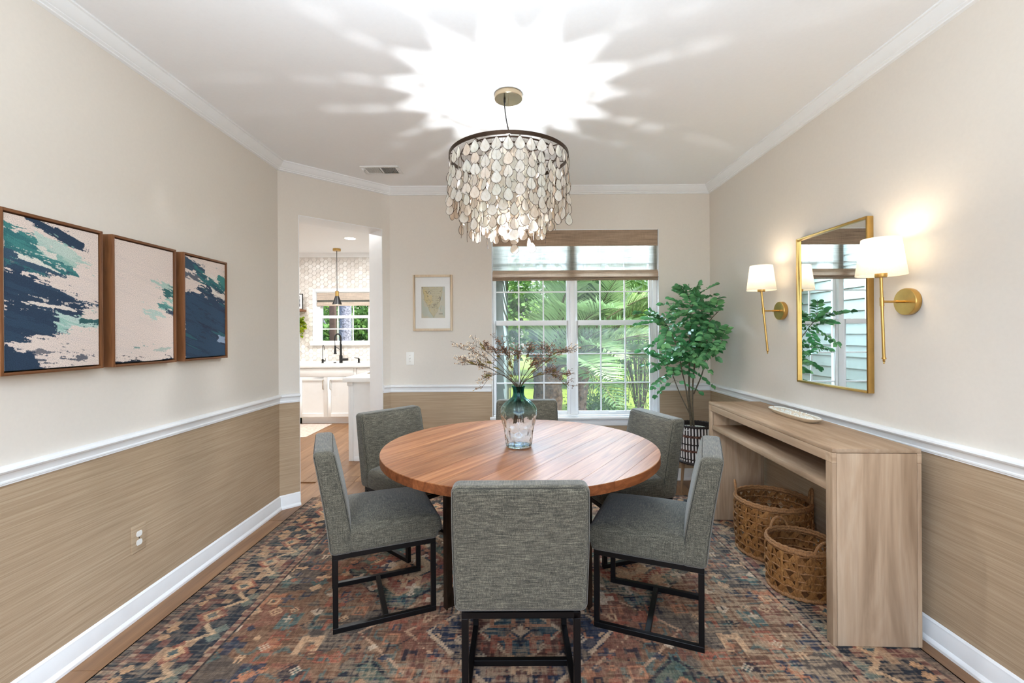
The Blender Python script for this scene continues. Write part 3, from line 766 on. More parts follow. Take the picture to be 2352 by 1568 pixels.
def make_chair():
    t = thing('dining_chair', '', 'chair', group='upholstered chairs around the round table')
    cx, cy = FW / 2 - TS / 2, FD / 2 - TS / 2
    for sx in (-1, 1):
        for sy in (-1, 1):
            part('leg', MB().box(-TS / 2, TS / 2, -TS / 2, TS / 2, TS, FH - TS), M['black'], t, loc=(sx * cx, sy * cy, 0), bevel=.0015, seg=1)
        part('floor_rail', MB().box(sx * cx - TS / 2, sx * cx + TS / 2, -FD / 2, FD / 2, 0, TS), M['black'], t, bevel=.0015, seg=1)
    part('stretcher', MB().box(-cx + TS / 2, cx - TS / 2, -TS / 2, TS / 2, 0, TS), M['black'], t, bevel=.0015, seg=1)
    m = MB()
    for sx in (-1, 1): m.box(sx * cx - TS / 2, sx * cx + TS / 2, -FD / 2, FD / 2, FH - TS, FH)
    for sy in (-1, 1): m.box(-cx + TS / 2, cx - TS / 2, sy * cy - TS / 2, sy * cy + TS / 2, FH - TS, FH)
    part('seat_frame', m, M['black'], t, bevel=.0015, seg=1)
    SWd, SD, SH = .48, .43, .115
    def sf(p):
        x, y, z = p; fx = 1 - (abs(x) / (SWd / 2)) ** 2.2; fy = 1 - (abs(y + .02) / (SD / 2 + .02)) ** 2.6
        if z > 0: z += .038 * max(0, fx) * max(0, fy) + .006
        if z > -.02: y += .018 * max(0, (y / (SD / 2))) * (1 - abs(z) / .08)
        return (x, y, z)
    part('seat', rounded_box(SWd, SD, SH, .028, 11, sf), M['fabric'], t, smooth=True, angle=180, loc=(0, .036, FH + SH / 2 + .001))
    BW, BT, BH = .482, .108, .478
    def bf(p):
        x, y, z = p; u = (z + BH / 2) / BH
        wv = BW * (1 + .02 * math.sin(u * math.pi))
        th = 1.0 - .14 * u
        y = y * th - .078 * u ** 1.3 + (.006 * (1 - (abs(x) / (BW / 2)) ** 2) * (1 if y > 0 else -1)) * (1 - abs(2 * u - 1) ** 3)
        return (x * wv / BW * (1 - .018 * u * 0), y, z)
    bk = part('backrest', rounded_box(BW, BT, BH, .026, 11, bf), M['fabric'], t, smooth=True, angle=180, loc=(0, -.196, FH + BH / 2 + .001))
    # sewn edge seams on both faces
    for s in (-1, 1):
        path = []
        for z in np.linspace(-BH / 2 + .03, BH / 2 - .022, 12): path.append((-BW / 2 + .0075, s * (BT / 2 - .0075), z))
        for x in np.linspace(-BW / 2 + .03, BW / 2 - .03, 8): path.append((x, s * (BT / 2 - .0075), BH / 2 - .0075))
        for z in np.linspace(BH / 2 - .022, -BH / 2 + .03, 12): path.append((BW / 2 - .0075, s * (BT / 2 - .0075), z))
        path = [bf((x, y, z)) for x, y, z in path]
        part('seam', MB().tube(path, .0016, 5), M['seam'], bk, smooth=True, angle=180)
    return t
CH = make_chair()
def face(dx, dy): return math.atan2(dy, dx) - math.pi / 2
chairs = [((.02, 1.878), face(0, 1), 'grey tweed dining chair seen from behind, nearest the camera'),
          ((-.692, 2.357), face(.44, .18), 'grey tweed dining chair at the near left of the table, facing right'),
          ((.667, 2.223), face(-.435, .182), 'grey tweed dining chair at the near right of the table, facing left'),
          ((-.676, 3.03), face(.75, -.66), 'grey tweed dining chair beside the kitchen opening, turned to the table'),
          ((.673, 2.91), face(-.95, -.31), 'grey tweed dining chair in front of the planter, turned to the table'),
          ((.10, 3.375), face(0, -1), 'grey tweed dining chair under the garden window, mostly hidden by the table')]
for i, (p, rz, lb) in enumerate(chairs):
    if i == 0:
        CH.location = p + (ZR,); CH.rotation_euler = (0, 0, rz); CH['label'] = lb
    else: dup(CH, p + (ZR,), rz, lb)

# ------------------------------------------------------------ console table
cp0, cp1 = Vector((1.379, 1.975)), Vector((1.437, 3.362))   # near front corner, far front corner
cdv = (cp1 - cp0); CLn = cdv.length; crz = math.atan2(cdv.y, cdv.x) - math.pi / 2
cs = thing('console_table', 'pale washed wood console table against the right wall', 'table', (cp0.x, cp0.y, ZR), crz)
CD, CHt = .375, .856
def panel(name, x0, x1, y0, y1, z0, z1, mat, parent=cs, bevel=.003, **k):
    c = ((x0 + x1) / 2, (y0 + y1) / 2, (z0 + z1) / 2)
    return part(name, MB().box(x0 - c[0], x1 - c[0], y0 - c[1], y1 - c[1], z0 - c[2], z1 - c[2]), mat, parent, bevel=bevel, loc=c, **k)
panel('top', 0, CD, 0, CLn, CHt - .018, CHt, M['cy'])
panel('apron', 0, .022, .046, CLn - .046, CHt - .062, CHt - .0185, M['cy'])
panel('apron', CD - .022, CD, .046, CLn - .046, CHt - .062, CHt - .0185, M['cy'])
for y0, y1 in ((.0, .046), (CLn - .046, CLn)):
    pl = panel('side_panel', .019, CD - .019, y0, y1, 0, CHt - .0195, M['cz'])
    panel('edge_strip', 0, .0185, y0, y1, 0, CHt - .062, M['cz'])
    panel('edge_strip', CD - .0185, CD, y0, y1, 0, CHt - .062, M['cz'])
    for x0, x1 in ((0, .0185), (CD - .0185, CD)): panel('corner_block', x0, x1, y0, y1, CHt - .0617, CHt - .0185, M['cx'], bevel=.001)
panel('shelf', .004, CD - .004, .0465, CLn - .0465, .662, .692, M['cy'])
ty, tx = 2.72, 1.668
tr = thing('bead_tray', 'narrow white beaded tray on the console table', 'tray', (tx, ty, ZR + CHt), crz)
m = MB(); n = 40
def ov(a, rx, ry, p=3.2): c, s = math.cos(a), math.sin(a); return (rx * abs(c) ** (2 / p) * (1 if c > 0 else -1), ry * abs(s) ** (2 / p) * (1 if s > 0 else -1))
rings = [(.036, .185, .0), (.05, .215, .012), (.06, .235, .026), (.057, .231, .028), (.046, .208, .014), (.034, .18, .006)]
vs = [];
for (a_, b_, z) in rings:
    for j in range(n): x, y = ov(2 * math.pi * j / n, a_, b_); vs.append((x, y, z))
fs = [tuple(range(n))[::-1], tuple(range(5 * n, 6 * n))]
for i in range(5):
    for j in range(n): fs.append((i * n + j, i * n + (j + 1) % n, (i + 1) * n + (j + 1) % n, (i + 1) * n + j))
m.add(vs, fs); part('tray_body', m, M['traywood'], tr, smooth=True)
m = MB(); rq = random.Random(8)
for i in range(90):
    a = 2 * math.pi * i / 90; x, y = ov(a, .052, .222); m.ball((x, y, .0265), .0055, nu=6, nv=4)
for i in range(160):
    a = rq.uniform(0, 6.28); q = rq.uniform(.35, .92) ; x, y = ov(a, .044 * q, .20 * q); m.ball((x, y, .012 + .008 * q * q), .0045, nu=5, nv=4)
part('beads', m, M['traywhite'], tr, smooth=True, kind='stuff', label='small white beads lining the tray')

# ------------------------------------------------------------ woven baskets
def basket(label, loc, r, h, ns, nh, handle_h, rz):
    t = thing('woven_basket', label, 'basket', loc, rz, 'woven baskets under the console table')
    prof = lambda z: r * (.93 + .12 * math.sin(math.pi * min(1, (z / h) * .62 + .12)))
    K = 26
    def strap(tw, ph, wd, sgn):
        m = MB(); pts = []
        for i in range(K + 1):
            z = .015 + (h - .03) * i / K; a = ph + tw * (z / h)
            rr = prof(z) + sgn * .004 * math.sin(i / K * nh * math.pi * 1.0 + ph * ns / 2) + (.0015 if sgn > 0 else -.0015)
            d = wd / 2 / rr; ez = .25 * wd * (1 if tw > 0 else -1) if tw else 0
            for (da, dr) in ((-d, 0), (0, .003), (d, 0)):
                pts.append(((rr + dr) * math.cos(a + da), (rr + dr) * math.sin(a + da), z - (ez if da > 0 else -ez if da < 0 else 0)))
        fs = []
        for i in range(K):
            for j in (0, 1): fs.append((3 * i + j, 3 * i + j + 1, 3 * i + 4 + j, 3 * i + 3 + j))
        m.add(pts, fs); return m
    wd = 2 * math.pi * r / ns * .42
    for tw, sg in ((1.15, 1), (-1.15, -1), (0, .3)):
        me = None
        for i in range(ns):
            if me is None:
                o = part('strap', strap(tw, (.5 if tw == 0 else 0) * 2 * math.pi / ns, wd * (.55 if tw == 0 else .82), sg), M['basket'], t, smooth=True, angle=180); me = o.data
            else: link('strap', me, t, (0, 0, 0), (0, 0, 2 * math.pi * i / ns))
    for i in range(nh + 1):
        z = .02 + (h - .04) * i / nh
        m = MB(); n = 64
        m.tube([(prof(z) * math.cos(2 * math.pi * j / n), prof(z) * math.sin(2 * math.pi * j / n), z + .003 * math.sin(j * ns / 2)) for j in range(n)], .0048, 5, closed=True)
        part('hoop', m, M['basketrim'], t, smooth=True, angle=180)
    for z, rr in ((h - .006, .011), (h + .006, .008), (.011, .011)):
        m = MB(); n = 96
        m.tube([((prof(z)) * math.cos(2 * math.pi * j / n), prof(z) * math.sin(2 * math.pi * j / n), z + .0025 * math.sin(j * 1.9)) for j in range(n)], rr, 7, closed=True)
        part('rim', m, M['basketrim'], t, smooth=True, angle=180)
    part('base', MB().lathe([(.001, .004), (prof(0) - .004, .004), (prof(0) - .004, .012), (.001, .012)], 40), M['basketrim'], t)
    for s in (0, math.pi):
        p = []
        for i in range(17):
            a = math.pi * i / 16; th = s + (.26 if r > .18 else .36) * math.cos(a) ; rr = prof(h) + .002
            p.append((rr * math.cos(th), rr * math.sin(th), h - .03 + (handle_h + .03) * math.sin(a) ** .8))
        part('handle', MB().tube(p, .0075, 7), M['basketrim'], t, smooth=True, angle=180)
    return t
basket('taller woven basket with loop handles under the console table', (1.612, 2.85, ZR), .205, .325, 20, 7, .085, R(155))
basket('shorter woven basket in front of the taller one under the console', (1.528, 2.435, ZR), .158, .25, 15, 5, .06, R(100))
# ------------------------------------------------------------ mirror and sconces on the right wall
my0, my1, mz0, mz1, md = 2.32, 2.908, 1.056, 1.962, .031
mr = thing('wall_mirror', 'rectangular mirror in a thin gold frame between the two sconces', 'mirror', (XR, (my0 + my1) / 2, (mz0 + mz1) / 2))
hy, hz = (my1 - my0) / 2, (mz1 - mz0) / 2; fw = .011
part('frame', MB().box(-md, 0, -hy, -hy + fw, -hz, hz).box(-md, 0, hy - fw, hy, -hz, hz).box(-md, 0, -hy + fw, hy - fw, -hz, -hz + fw).box(-md, 0, -hy + fw, hy - fw, hz - fw, hz), M['brass'], mr, bevel=.001)
part('mirror_glass', MB().box(-.017, -.012, -hy + fw, hy - fw, -hz + fw, hz - fw), M['mirror'], mr)
part('backing', MB().box(-.0115, -.002, -hy + fw, hy - fw, -hz + fw, hz - fw), M['matblack'], mr)
def sconce(label, y, z, ztop, zbot, tiltx, sc=1.0):
    t = thing('wall_sconce', label, 'lamp', (XR, y, z), 0, 'brass sconces flanking the mirror')
    n = 40
    m = MB(); m.lathe([(.001, 0), (.06, 0), (.062, .003), (.062, .026), (.060, .029), (.001, .0295)], n)
    m.v = [(-zz, x, yy) for (x, yy, zz) in m.v]
    part('backplate', m, M['brass'], t, smooth=True)
    ax = -.133
    part('arm', MB().tube([(-.028, 0, 0), (ax, 0, 0)], .0058, 10), M['brass'], t, smooth=True)
    part('arm_collar', MB().tube([(-.060, 0, 0), (-.072, 0, 0)], .0075, 10), M['brass'], t, smooth=True)
    def rx(zz): return ax + tiltx * (0 - zz)
    rod = MB().tube([(rx(ztop), 0, ztop), (rx(zbot), 0, zbot)], .0066, 10)
    rd = part('rod', rod, M['brass'], t, smooth=True)
    part('joint', MB().tube([(rx(.02), 0, .02), (rx(-.02), 0, -.02)], .0088, 12), M['brass'], t, smooth=True)
    for k, (zz, r) in enumerate(((zbot, .009), (zbot - .010, .006), (zbot - .018, .004))):
        pass
    part('finial', MB().lathe([(.001, -.026), (.004, -.022), (.003, -.016), (.007, -.012), (.003, -.007), (.009, -.003), (.009, .004), (.001, .006)], 12, c=(rx(zbot), 0, zbot)), M['brass'], t, smooth=True)
    c = (rx(ztop), 0, ztop)
    part('socket_cup', MB().lathe([(.001, -.006), (.022, -.006), (.024, 0), (.024, .016), (.012, .018), (.012, .06), (.001, .06)], 24, c=c), M['brass'], t, smooth=True)
    r0, r1, hh = .0985 * sc, .0755 * sc, .168
    z0 = .004
    m = MB().lathe([(r0, z0), (r1, z0 + hh), (r1 - .0022, z0 + hh), (r0 - .0022, z0), (r0, z0)], 56, c=c, caps=False)
    part('lamp_shade', m, M['lampshade'], t, smooth=True)
    m = MB()
    for i in range(3):
        a = 2 * math.pi * i / 3 + .5; m.tube([(c[0] + .012 * math.cos(a), c[1] + .012 * math.sin(a), c[2] + .04), (c[0] + (r0 - .018) * math.cos(a), c[1] + (r0 - .018) * math.sin(a), c[2] + .045)], .0012, 5)
    part('shade_spider', m, M['brass'], t)
    part('light_bulb', MB().lathe([(.001, .06), (.011, .062), (.016, .078), (.022, .095), (.018, .112), (.001, .120)], 16, c=c), M['bulb'], t, smooth=True)
    l = lamp('sconce_light', 'POINT', (0, 0, 0), .85, (1, .82, .60), shadow_soft_size=.03); l.parent = t; l.location = (c[0], c[1], c[2] + .142)
    return t
sconce('brass wall sconce with a white shade, overlapping the near edge of the mirror', 2.106, 1.509, .118, -.262, .03, 1.0)
sconce('brass wall sconce with a white shade beyond the mirror, nearer the potted tree', 3.105, 1.518, .135, -.268, .10, .93)

# ------------------------------------------------------------ three canvases on the left wall
def ragged(X, Y, seed, ang=-.24, sx=1.6, sy=14, amp=1.0):
    c, s = math.cos(ang), math.sin(ang); a = X * c + Y * s; b = -X * s + Y * c
    return (fbm(a * sx, b * sy, seed, 4) - .5) * 2 * amp
def canvas_img(kind, nx, ny):
    X, Y = np.meshgrid(np.linspace(0, 1, nx + 1), np.linspace(0, 1, ny + 1))
    img = np.zeros(X.shape + (3,)) + L3((228, 212, 202))
    g = ragged(X, Y, 3 + kind * 50, -.15, 2, 30); put(img, np.clip(g * 1.2, 0, 1), (216, 202, 196), .6)
    n1 = ragged(X, Y, 11 + kind * 50, -.2, 2.6, 18); n2 = ragged(X, Y, 21 + kind * 50, -.12, 9, 70); n3 = (fbm(X * 60, Y * 90, 77 + kind, 3) - .5) * 2; n = n1 * .85 + n2 * .8 + n3 * .22
    pn = ragged(X, Y, 31 + kind * 50, -.2, 1.2, 22)
    def stroke(poly, col, rough=.05, col2=None, a=1.0):
        # signed distance to a polygon band given as (x, ylow, yhigh) knots
        xs, lo, hi = zip(*poly); lo_ = np.interp(X, xs, lo); hi_ = np.interp(X, xs, hi)
        d = np.minimum(Y - lo_, hi_ - Y); d = np.minimum(d, np.minimum(X - xs[0], xs[-1] - X) * .8 + (.02 if xs[0] <= 0 else 0))
        msk = d + n * rough > 0
        put(img, msk, col, a)
        dry = (d > -.05) & (d + n * rough < 0) & (n2 + n3 * .5 > .42); put(img, dry, col, .8 * a)
        if col2: put(img, msk & (pn + n2 * .3 > .1), col2, .75 * a)
    navy, navy2, teal, teal2, mint = (44, 62, 84), (58, 82, 102), (54, 112, 116), (70, 136, 132), (158, 196, 184)
    if kind == 0:
        stroke([(.2, .985, 1.02), (.5, .90, .97), (.82, .84, .90)], navy, .03)
        stroke([(0, .70, .93), (.25, .66, .90), (.5, .63, .80), (.72, .66, .70)], teal, .05, teal2)
        stroke([(.3, .78, .92), (.6, .74, .86), (.9, .72, .74)], mint, .05, (200, 214, 204), .8)
        stroke([(0, .66, .79), (.3, .63, .73), (.6, .62, .65)], navy2, .04, teal)
        stroke([(.12, .72, .765), (.3, .70, .74), (.55, .655, .665)], (224, 222, 212), .03)
        stroke([(.30, .80, .84), (.5, .76, .79)], (222, 216, 206), .03)
        stroke([(0, .20, .64), (.12, .19, .655), (.3, .21, .62), (.5, .24, .555), (.7, .30, .50), (.86, .42, .475), (1.0, .435, .45)], navy, .075, (50, 72, 94))
        stroke([(.12, .44, .455), (.45, .415, .44), (.7, .40, .425), (1, .40, .42)], (226, 214, 204), .03)
        stroke([(.55, .28, .36), (.8, .29, .36), (1.01, .29, .37)], mint, .08, (196, 214, 206))
        stroke([(.78, .32, .355), (1.01, .32, .36)], (52, 96, 98), .05)
        stroke([(0, -.05, .155), (.14, -.05, .13), (.26, -.05, .10), (.36, -.05, -.02)], navy, .06)
        stroke([(.2, .10, .125), (.6, .09, .12)], navy, .055, None, .8); stroke([(.25, .05, .07), (.95, .055, .07)], navy, .05, None, .85)
    elif kind == 1:
        stroke([(.6, .70, .72), (1.01, .62, .68)], mint, .06, None, .8)
        stroke([(.80, .57, .63), (.9, .55, .64), (1.01, .55, .63)], (56, 108, 108), .06, (44, 82, 92))
        stroke([(.84, .52, .56), (1.01, .50, .56)], mint, .07)
        stroke([(.72, .47, .51), (.86, .45, .53), (1.01, .44, .49)], (84, 140, 136), .07, mint)
        stroke([(.86, .43, .455), (1.01, .42, .45)], (60, 74, 92), .06)
        stroke([(.45, .42, .47), (.65, .385, .45), (.85, .38, .42)], (176, 206, 196), .08, None, .8)
        stroke([(.3, .115, .13), (.45, .11, .12)], (80, 140, 136), .03, None, .8); stroke([(.5, .09, .10), (.95, .10, .105)], (140, 176, 166), .04, None, .6)
        stroke([(0, -.02, .012), (.3, -.02, .01), (.5, -.02, .0), (1.0, -.02, .008)], (34, 44, 58), .02)
    else:
        stroke([(0, .88, 1.0), (.2, .87, .97), (.45, .86, .90)], navy2, .05)
        stroke([(.25, .80, .90), (.6, .74, .84), (1.01, .64, .76)], teal, .08, (44, 82, 96))
        stroke([(.55, .83, .86), (.85, .80, .82)], (226, 218, 208), .05)
        stroke([(.8, .82, .90), (1.01, .74, .87)], teal2, .06)
        stroke([(0, .80, .85), (.3, .79, .83)], (96, 100, 110), .05)
        stroke([(.3, .62, .72), (.6, .60, .72), (1.01, .56, .66)], navy, .08, (52, 90, 102))
        stroke([(.65, .66, .71), (1.01, .60, .64)], (226, 216, 206), .05)
        stroke([(0, -.05, .65), (.25, -.05, .655), (.5, -.05, .64), (.75, -.05, .60), (1.01, -.05, .57)], (50, 74, 98), .05, (44, 60, 84))
        put(img, (Y < .5) & (n1 > .25) & (X > .3), (46, 50, 70), .6); put(img, (Y < .62) & (pn > .4), (52, 104, 112), .7)
        stroke([(.83, .17, .2), (.98, .16, .19)], (150, 170, 196), .06)
    return img
def canvas(label, y0, y1, kind, group='walnut framed abstract canvases on the left wall'):
    z0, z1 = 1.232, 1.832; d = .047
    t = thing('framed_canvas', label, 'painting', (XL, (y0 + y1) / 2, (z0 + z1) / 2), 0, group)
    hy, hz = (y1 - y0) / 2, (z1 - z0) / 2; f = .011
    for b_ in ((-hy, -hy + f), (hy - f, hy)): part('frame_rail', MB().box(.002, d, b_[0], b_[1], -hz, hz), M['wfz'], t, bevel=.001)
    for b_ in ((-hz, -hz + f), (hz - f, hz)): part('frame_rail', MB().box(.002, d, -hy + f, hy - f, b_[0], b_[1]), M['wfy'], t, bevel=.001)
    part('shadow_gap', MB().box(.002, .012, -hy + f, hy - f, -hz + f, hz - f), M['matblack'], t)
    w, h = 2 * (hy - f - .006), 2 * (hz - f - .006); nx, ny = 270, 350
    me = grid_mesh('canvas', w, h, nx, ny, canvas_img(kind, nx, ny), M['canvas'])
    # grid x runs along +y, grid y runs up, facing +x
    cv = link('canvas', me, t, (d - .006, 0, 0), (R(90), 0, R(90)))
    part('canvas_edge', MB().box(.012, d - .0065, -hy + f + .006, hy - f - .006, -hz + f + .006, hz - f - .006), M['mat'], t)
canvas('abstract canvas of wide navy and teal strokes, nearest the camera', 1.60, 2.002, 0)
canvas('mostly blank cream canvas with small teal strokes, middle of the row of paintings', 2.050, 2.437, 1)
canvas('abstract canvas mostly covered in deep blue, closest to the kitchen opening', 2.492, 2.871, 2)

# ------------------------------------------------------------ framed map on the far wall
mp = thing('framed_map', 'small old map print in a pale wood frame with a white mat', 'picture', (-.753, YB, 1.666))
hx, hz, f, d = .184, .26, .021, .022
part('frame', MB().box(-hx, -hx + f, -d, -.002, -hz, hz).box(hx - f, hx, -d, -.002, -hz, hz).box(-hx + f, hx - f, -d, -.002, -hz, -hz + f).box(-hx + f, hx - f, -d, -.002, hz - f, hz), M['oakframe'], mp, bevel=.0015)
part('mat_board', MB().box(-hx + f, hx - f, -.010, -.003, -hz + f, hz - f), M['mat'], mp)
nx, ny = 150, 196
X, Y = np.meshgrid(np.linspace(0, 1, nx + 1), np.linspace(0, 1, ny + 1))
img = np.zeros(X.shape + (3,)) + L3((196, 186, 162))
nn = (fbm(X * 7, Y * 7, 4) - .5)
coast = (np.abs(X - .47 - .06 * (1 - Y)) < np.interp(Y, [0, .06, .25, .45, .7, 1], [0, .03, .20, .30, .38, .44]) + nn * .10)
put(img, coast, (190, 176, 138)); put(img, coast & (fbm(X * 3, Y * 3, 9) > .52), (200, 178, 126)); put(img, coast & (np.abs(fbm(X * 5, Y * 5, 14) - .5) < .012), (110, 92, 70), .8)
put(img, (~coast) & (fbm(X * 4, Y * 4, 19) > .5), (178, 186, 172), .6)
from_edge = coast ^ (np.roll(coast, 1, 0) & np.roll(coast, 1, 1) & coast); put(img, from_edge, (92, 80, 64), .8)
put(img, coast & (np.abs(((Y * 17) % 1) - .5) < .06) & (vnoise(X * 22, Y * 17, 33) > .55), (96, 82, 66), .7)
ins = (X > .05) & (X < .5) & (Y > .60) & (Y < .95) & ((np.abs(X - .5) < .006) | (np.abs(Y - .60) < .005)); put(img, ins, (120, 104, 84), .9)
scr = (np.abs(Y - .82 - .03 * np.sin(X * 42)) < .012) & (X > .17) & (X < .42) & (vnoise(X * 60, Y * 4, 61) > .3); put(img, scr, (74, 62, 50), .9)
lg = (X > .74) & (X < .92) & (np.abs(((Y - .11) * 60) % 1 - .5) < .25) & (Y > .105) & (Y < .14); put(img, lg, (88, 76, 62), .9)
dg = (np.abs(X - .80 - .22 * (Y - .2)) < .006) & (Y > .2) & (Y < .5) & (vnoise(X * 9, Y * 40, 71) > .4); put(img, dg, (120, 110, 92), .8)
bd = (np.minimum(np.minimum(X, 1 - X), np.minimum(Y, 1 - Y) * 1.3) < .012); put(img, bd, (150, 130, 96))
link('map_print', grid_mesh('map_print', .218, .290, nx, ny, img, M['print']), mp, (.003, -.0105, .005), (R(90), 0, 0))
part('glazing', MB().box(-hx + f, hx - f, -.0155, -.0145, -hz + f, hz - f), M['picglass'], mp)

# ------------------------------------------------------------ capiz chandelier
cc = Vector((-.022, 2.60, 0)); ZT = 2.385
cl = thing('capiz_chandelier', 'round chandelier of tiered teardrop capiz shells over the table', 'chandelier', (cc.x, cc.y, HC))
zt = ZT - HC
part('canopy', MB().lathe([(.001, 0), (.078, 0), (.080, -.003), (.080, -.026), (.078, -.030), (.001, -.031)], 40), M['nickel'], cl, smooth=True)
pth = [(-.022, 0, -.031), (-.022, 0, -.07), (-.012, .0, -.15), (.008, 0, -.25), (.018, 0, -.33), (.018, 0, zt - .01)]
def smooth_path(p, k=6):
    P = [Vector(q) for q in p]; out = []
    for i in range(len(P) - 1):
        a = P[max(i - 1, 0)]; b = P[i]; c = P[i + 1]; d = P[min(i + 2, len(P) - 1)]
        for j in range(k):
            t = j / k; out.append(.5 * ((2 * b) + (c - a) * t + (2 * a - 5 * b + 4 * c - d) * t * t + (3 * b - a - 3 * c + d) * t ** 3))
    out.append(P[-1]); return out
part('cord', MB().tube(smooth_path(pth), .0035, 7), M['matblack'], cl, smooth=True)
part('cord_grip', MB().tube([(-.022, 0, -.03), (-.022, 0, -.046)], .006, 8), M['matblack'], cl)
m = MB().tube([(0, 0, -.031), (0, 0, -.30)], .0011, 5); m.tube([(0, 0, -.295), (0, 0, -.31)], .004, 6)
for i in range(3):
    a = 2 * math.pi * i / 3; m.tube([(0, 0, -.31), (.14 * math.cos(a), .14 * math.sin(a), zt)], .0009, 4)
part('suspension_wire', m, M['nickel'], cl)
RINGS = [(.338, 36, 5, 0), (.272, 30, 6, 1), (.205, 22, 7, 0), (.140, 15, 7, 0)]
for (r, n, k, dz) in RINGS:
    q = 72; m = MB()
    hgt, th = (.020, .0025) if r > .3 else (.004, .0015) if r < .15 else (.008, .002)
    ri = [(r - th, -hgt), (r + th, -hgt), (r + th, 0), (r - th, 0), (r - th, -hgt)]
    m.lathe([(a, z + zt) for a, z in ri], q, caps=False)
    part('hoop', m, M['bronze'], cl, smooth=True)
m = MB()
for i in range(4):
    a = math.pi * i / 4 + .2; m.bar((.336 * math.cos(a), .336 * math.sin(a), zt - .006), (-.336 * math.cos(a), -.336 * math.sin(a), zt - .006), .004, .004)
part('spokes', m, M['bronze'], cl)
part('socket', MB().lathe([(.001, zt - .27), (.014, zt - .269), (.016, zt - .22), (.001, zt - .219)], 16), M['bronze'], cl, smooth=True)
part('socket_rod', MB().tube([(.07, 0, zt - .006), (.07, 0, zt - .26), (.014, 0, zt - .26)], .0022, 6), M['bronze'], cl, smooth=True)
part('light_bulb', MB().lathe([(.001, zt - .11), (.018, zt - .117), (.030, zt - .14), (.030, zt - .16), (.019, zt - .19), (.013, zt - .219)], 18, caps=False), M['bulbglass'], cl, smooth=True)
part('light_bulb', MB().lathe([(.001, zt - .39), (.014, zt - .383), (.022, zt - .36), (.022, zt - .34), (.016, zt - .315), (.012, zt - .291)][::-1], 18, caps=False), M['bulbglass'], cl, smooth=True)  # lower bulb added for glow in the shells and light on walls
part('socket', MB().lathe([(.001, zt - .2705), (.014, zt - .2705), (.015, zt - .290), (.001, zt - .2905)], 16), M['bronze'], cl, smooth=True)  # socket of the added lower bulb
part('filament', MB().tube([(.010 * math.cos(i * 1.3), .010 * math.sin(i * 1.3), zt - .375 + .004 * i) for i in range(16)], .0012, 4), M['filament'], cl)  # filament of the added lower bulb
part('filament', MB().tube([(.010 * math.cos(i * 1.3), .010 * math.sin(i * 1.3), zt - .20 + .004 * i) for i in range(16)], .0012, 4).tube([(.004, 0, zt - .219), (.004, 0, zt - .20)], .001, 4), M['filament'], cl)
def shell_mesh(name, w=.055, h=.070):
    pts = []; n = 18
    for i in range(n):
        a = 2 * math.pi * i / n - math.pi / 2
        x = math.cos(a); y = math.sin(a)
        yy = y * .5; 
        if y > 0: x *= (1 - y ** 1.4 * .62) ; yy = y * .80
        pts.append((x * w / 2, yy))
    ys = [p[1] for p in pts]; lo, hi = min(ys), max(ys)
    pts = [(x, (y - hi) / (hi - lo) * h) for x, y in pts]
    cx = (0, -h * .6)
    m = MB(); t = .0007
    inner = [(x * .965, cx[1] + (y - cx[1]) * .965) for x, y in pts]
    m.add([(x, -t, y) for x, y in inner], [tuple(range(n))], 0); m.add([(x, t, y) for x, y in inner], [tuple(range(n))[::-1]], 0)
    rt = .0010
    vs = [(x * 1.0, -rt, y) for x, y in pts] + [(x, rt, y) for x, y in pts] + [(x * .95, rt, cx[1] + (y - cx[1]) * .95) for x, y in pts] + [(x * .95, -rt, cx[1] + (y - cx[1]) * .95) for x, y in pts]
    fs = []
    for k in range(4):
        for i in range(n):
            fs.append((k * n + i, k * n + (i + 1) % n, ((k + 1) % 4) * n + (i + 1) % n, ((k + 1) % 4) * n + i))
    m.add(vs, fs, 1); return m
smb = shell_mesh('shell'); sme = smb.mesh('shell', [M['capiz'], M['bronze']])
rs = random.Random(12); slots = []; sw = MB()
for (r, n, k, dz) in RINGS:
    for i in range(n):
        a = 2 * math.pi * (i + .5 * (n % 2)) / n
        kk = k + (1 if rs.random() < .3 else 0)
        sw.tube([(r * math.cos(a), r * math.sin(a), zt - .004), (r * math.cos(a), r * math.sin(a), zt - .0575 * kk)], .0004, 3)
        for j in range(dz, kk):
            z = zt - (.020 if r > .15 else .008) - .0575 * j - rs.uniform(0, .008) - (.026 * (i % 2) if j else .004 * (i % 2)); sp = rs.gauss(0, .42) if j else rs.gauss(0, .16)
            ra = rs.uniform(-.004, .004)
            slots.append(((r + ra) * math.cos(a), (r + ra) * math.sin(a), z, a + math.pi / 2 + sp, rs.gauss(0, .05)))
slots.sort(key=lambda s: (s[0] + cc.x) ** 2 + (s[1] + cc.y) ** 2)
fm = MB()
for q, (x, y, z, rz, tl) in enumerate(slots):
    if q < 300: link('shell', sme, cl, (x, y, z), (tl, 0, rz))
    else:
        mt = Matrix.Translation((x, y, z)) @ Matrix.Rotation(rz, 4, 'Z') @ Matrix.Rotation(tl, 4, 'X')
        b = len(fm.v); fm.v += [tuple(mt @ Vector(p)) for p in smb.v]; fm.f += [tuple(i + b for i in f) for f in smb.f]; fm.m += smb.m
link('shells', fm.mesh('shells', [M['capiz'], M['bronze']]), cl)['kind'] = 'stuff'
part('strand_wires', sw, M['bronze'], cl, kind='stuff')
l = lamp('chandelier_light', 'POINT', (0, 0, 0), 13.5, (.94, .97, 1), shadow_soft_size=.011); l.parent = cl; l.location = (0, 0, zt - .150)
l = lamp('chandelier_fill', 'SPOT', (0, 0, 0), 20, (.97, .98, 1), shadow_soft_size=.02, spot_size=R(168), spot_blend=.35); l.parent = cl; l.location = (0, 0, zt - .315)  # added spot at the lower bulb, brightens far walls and shells

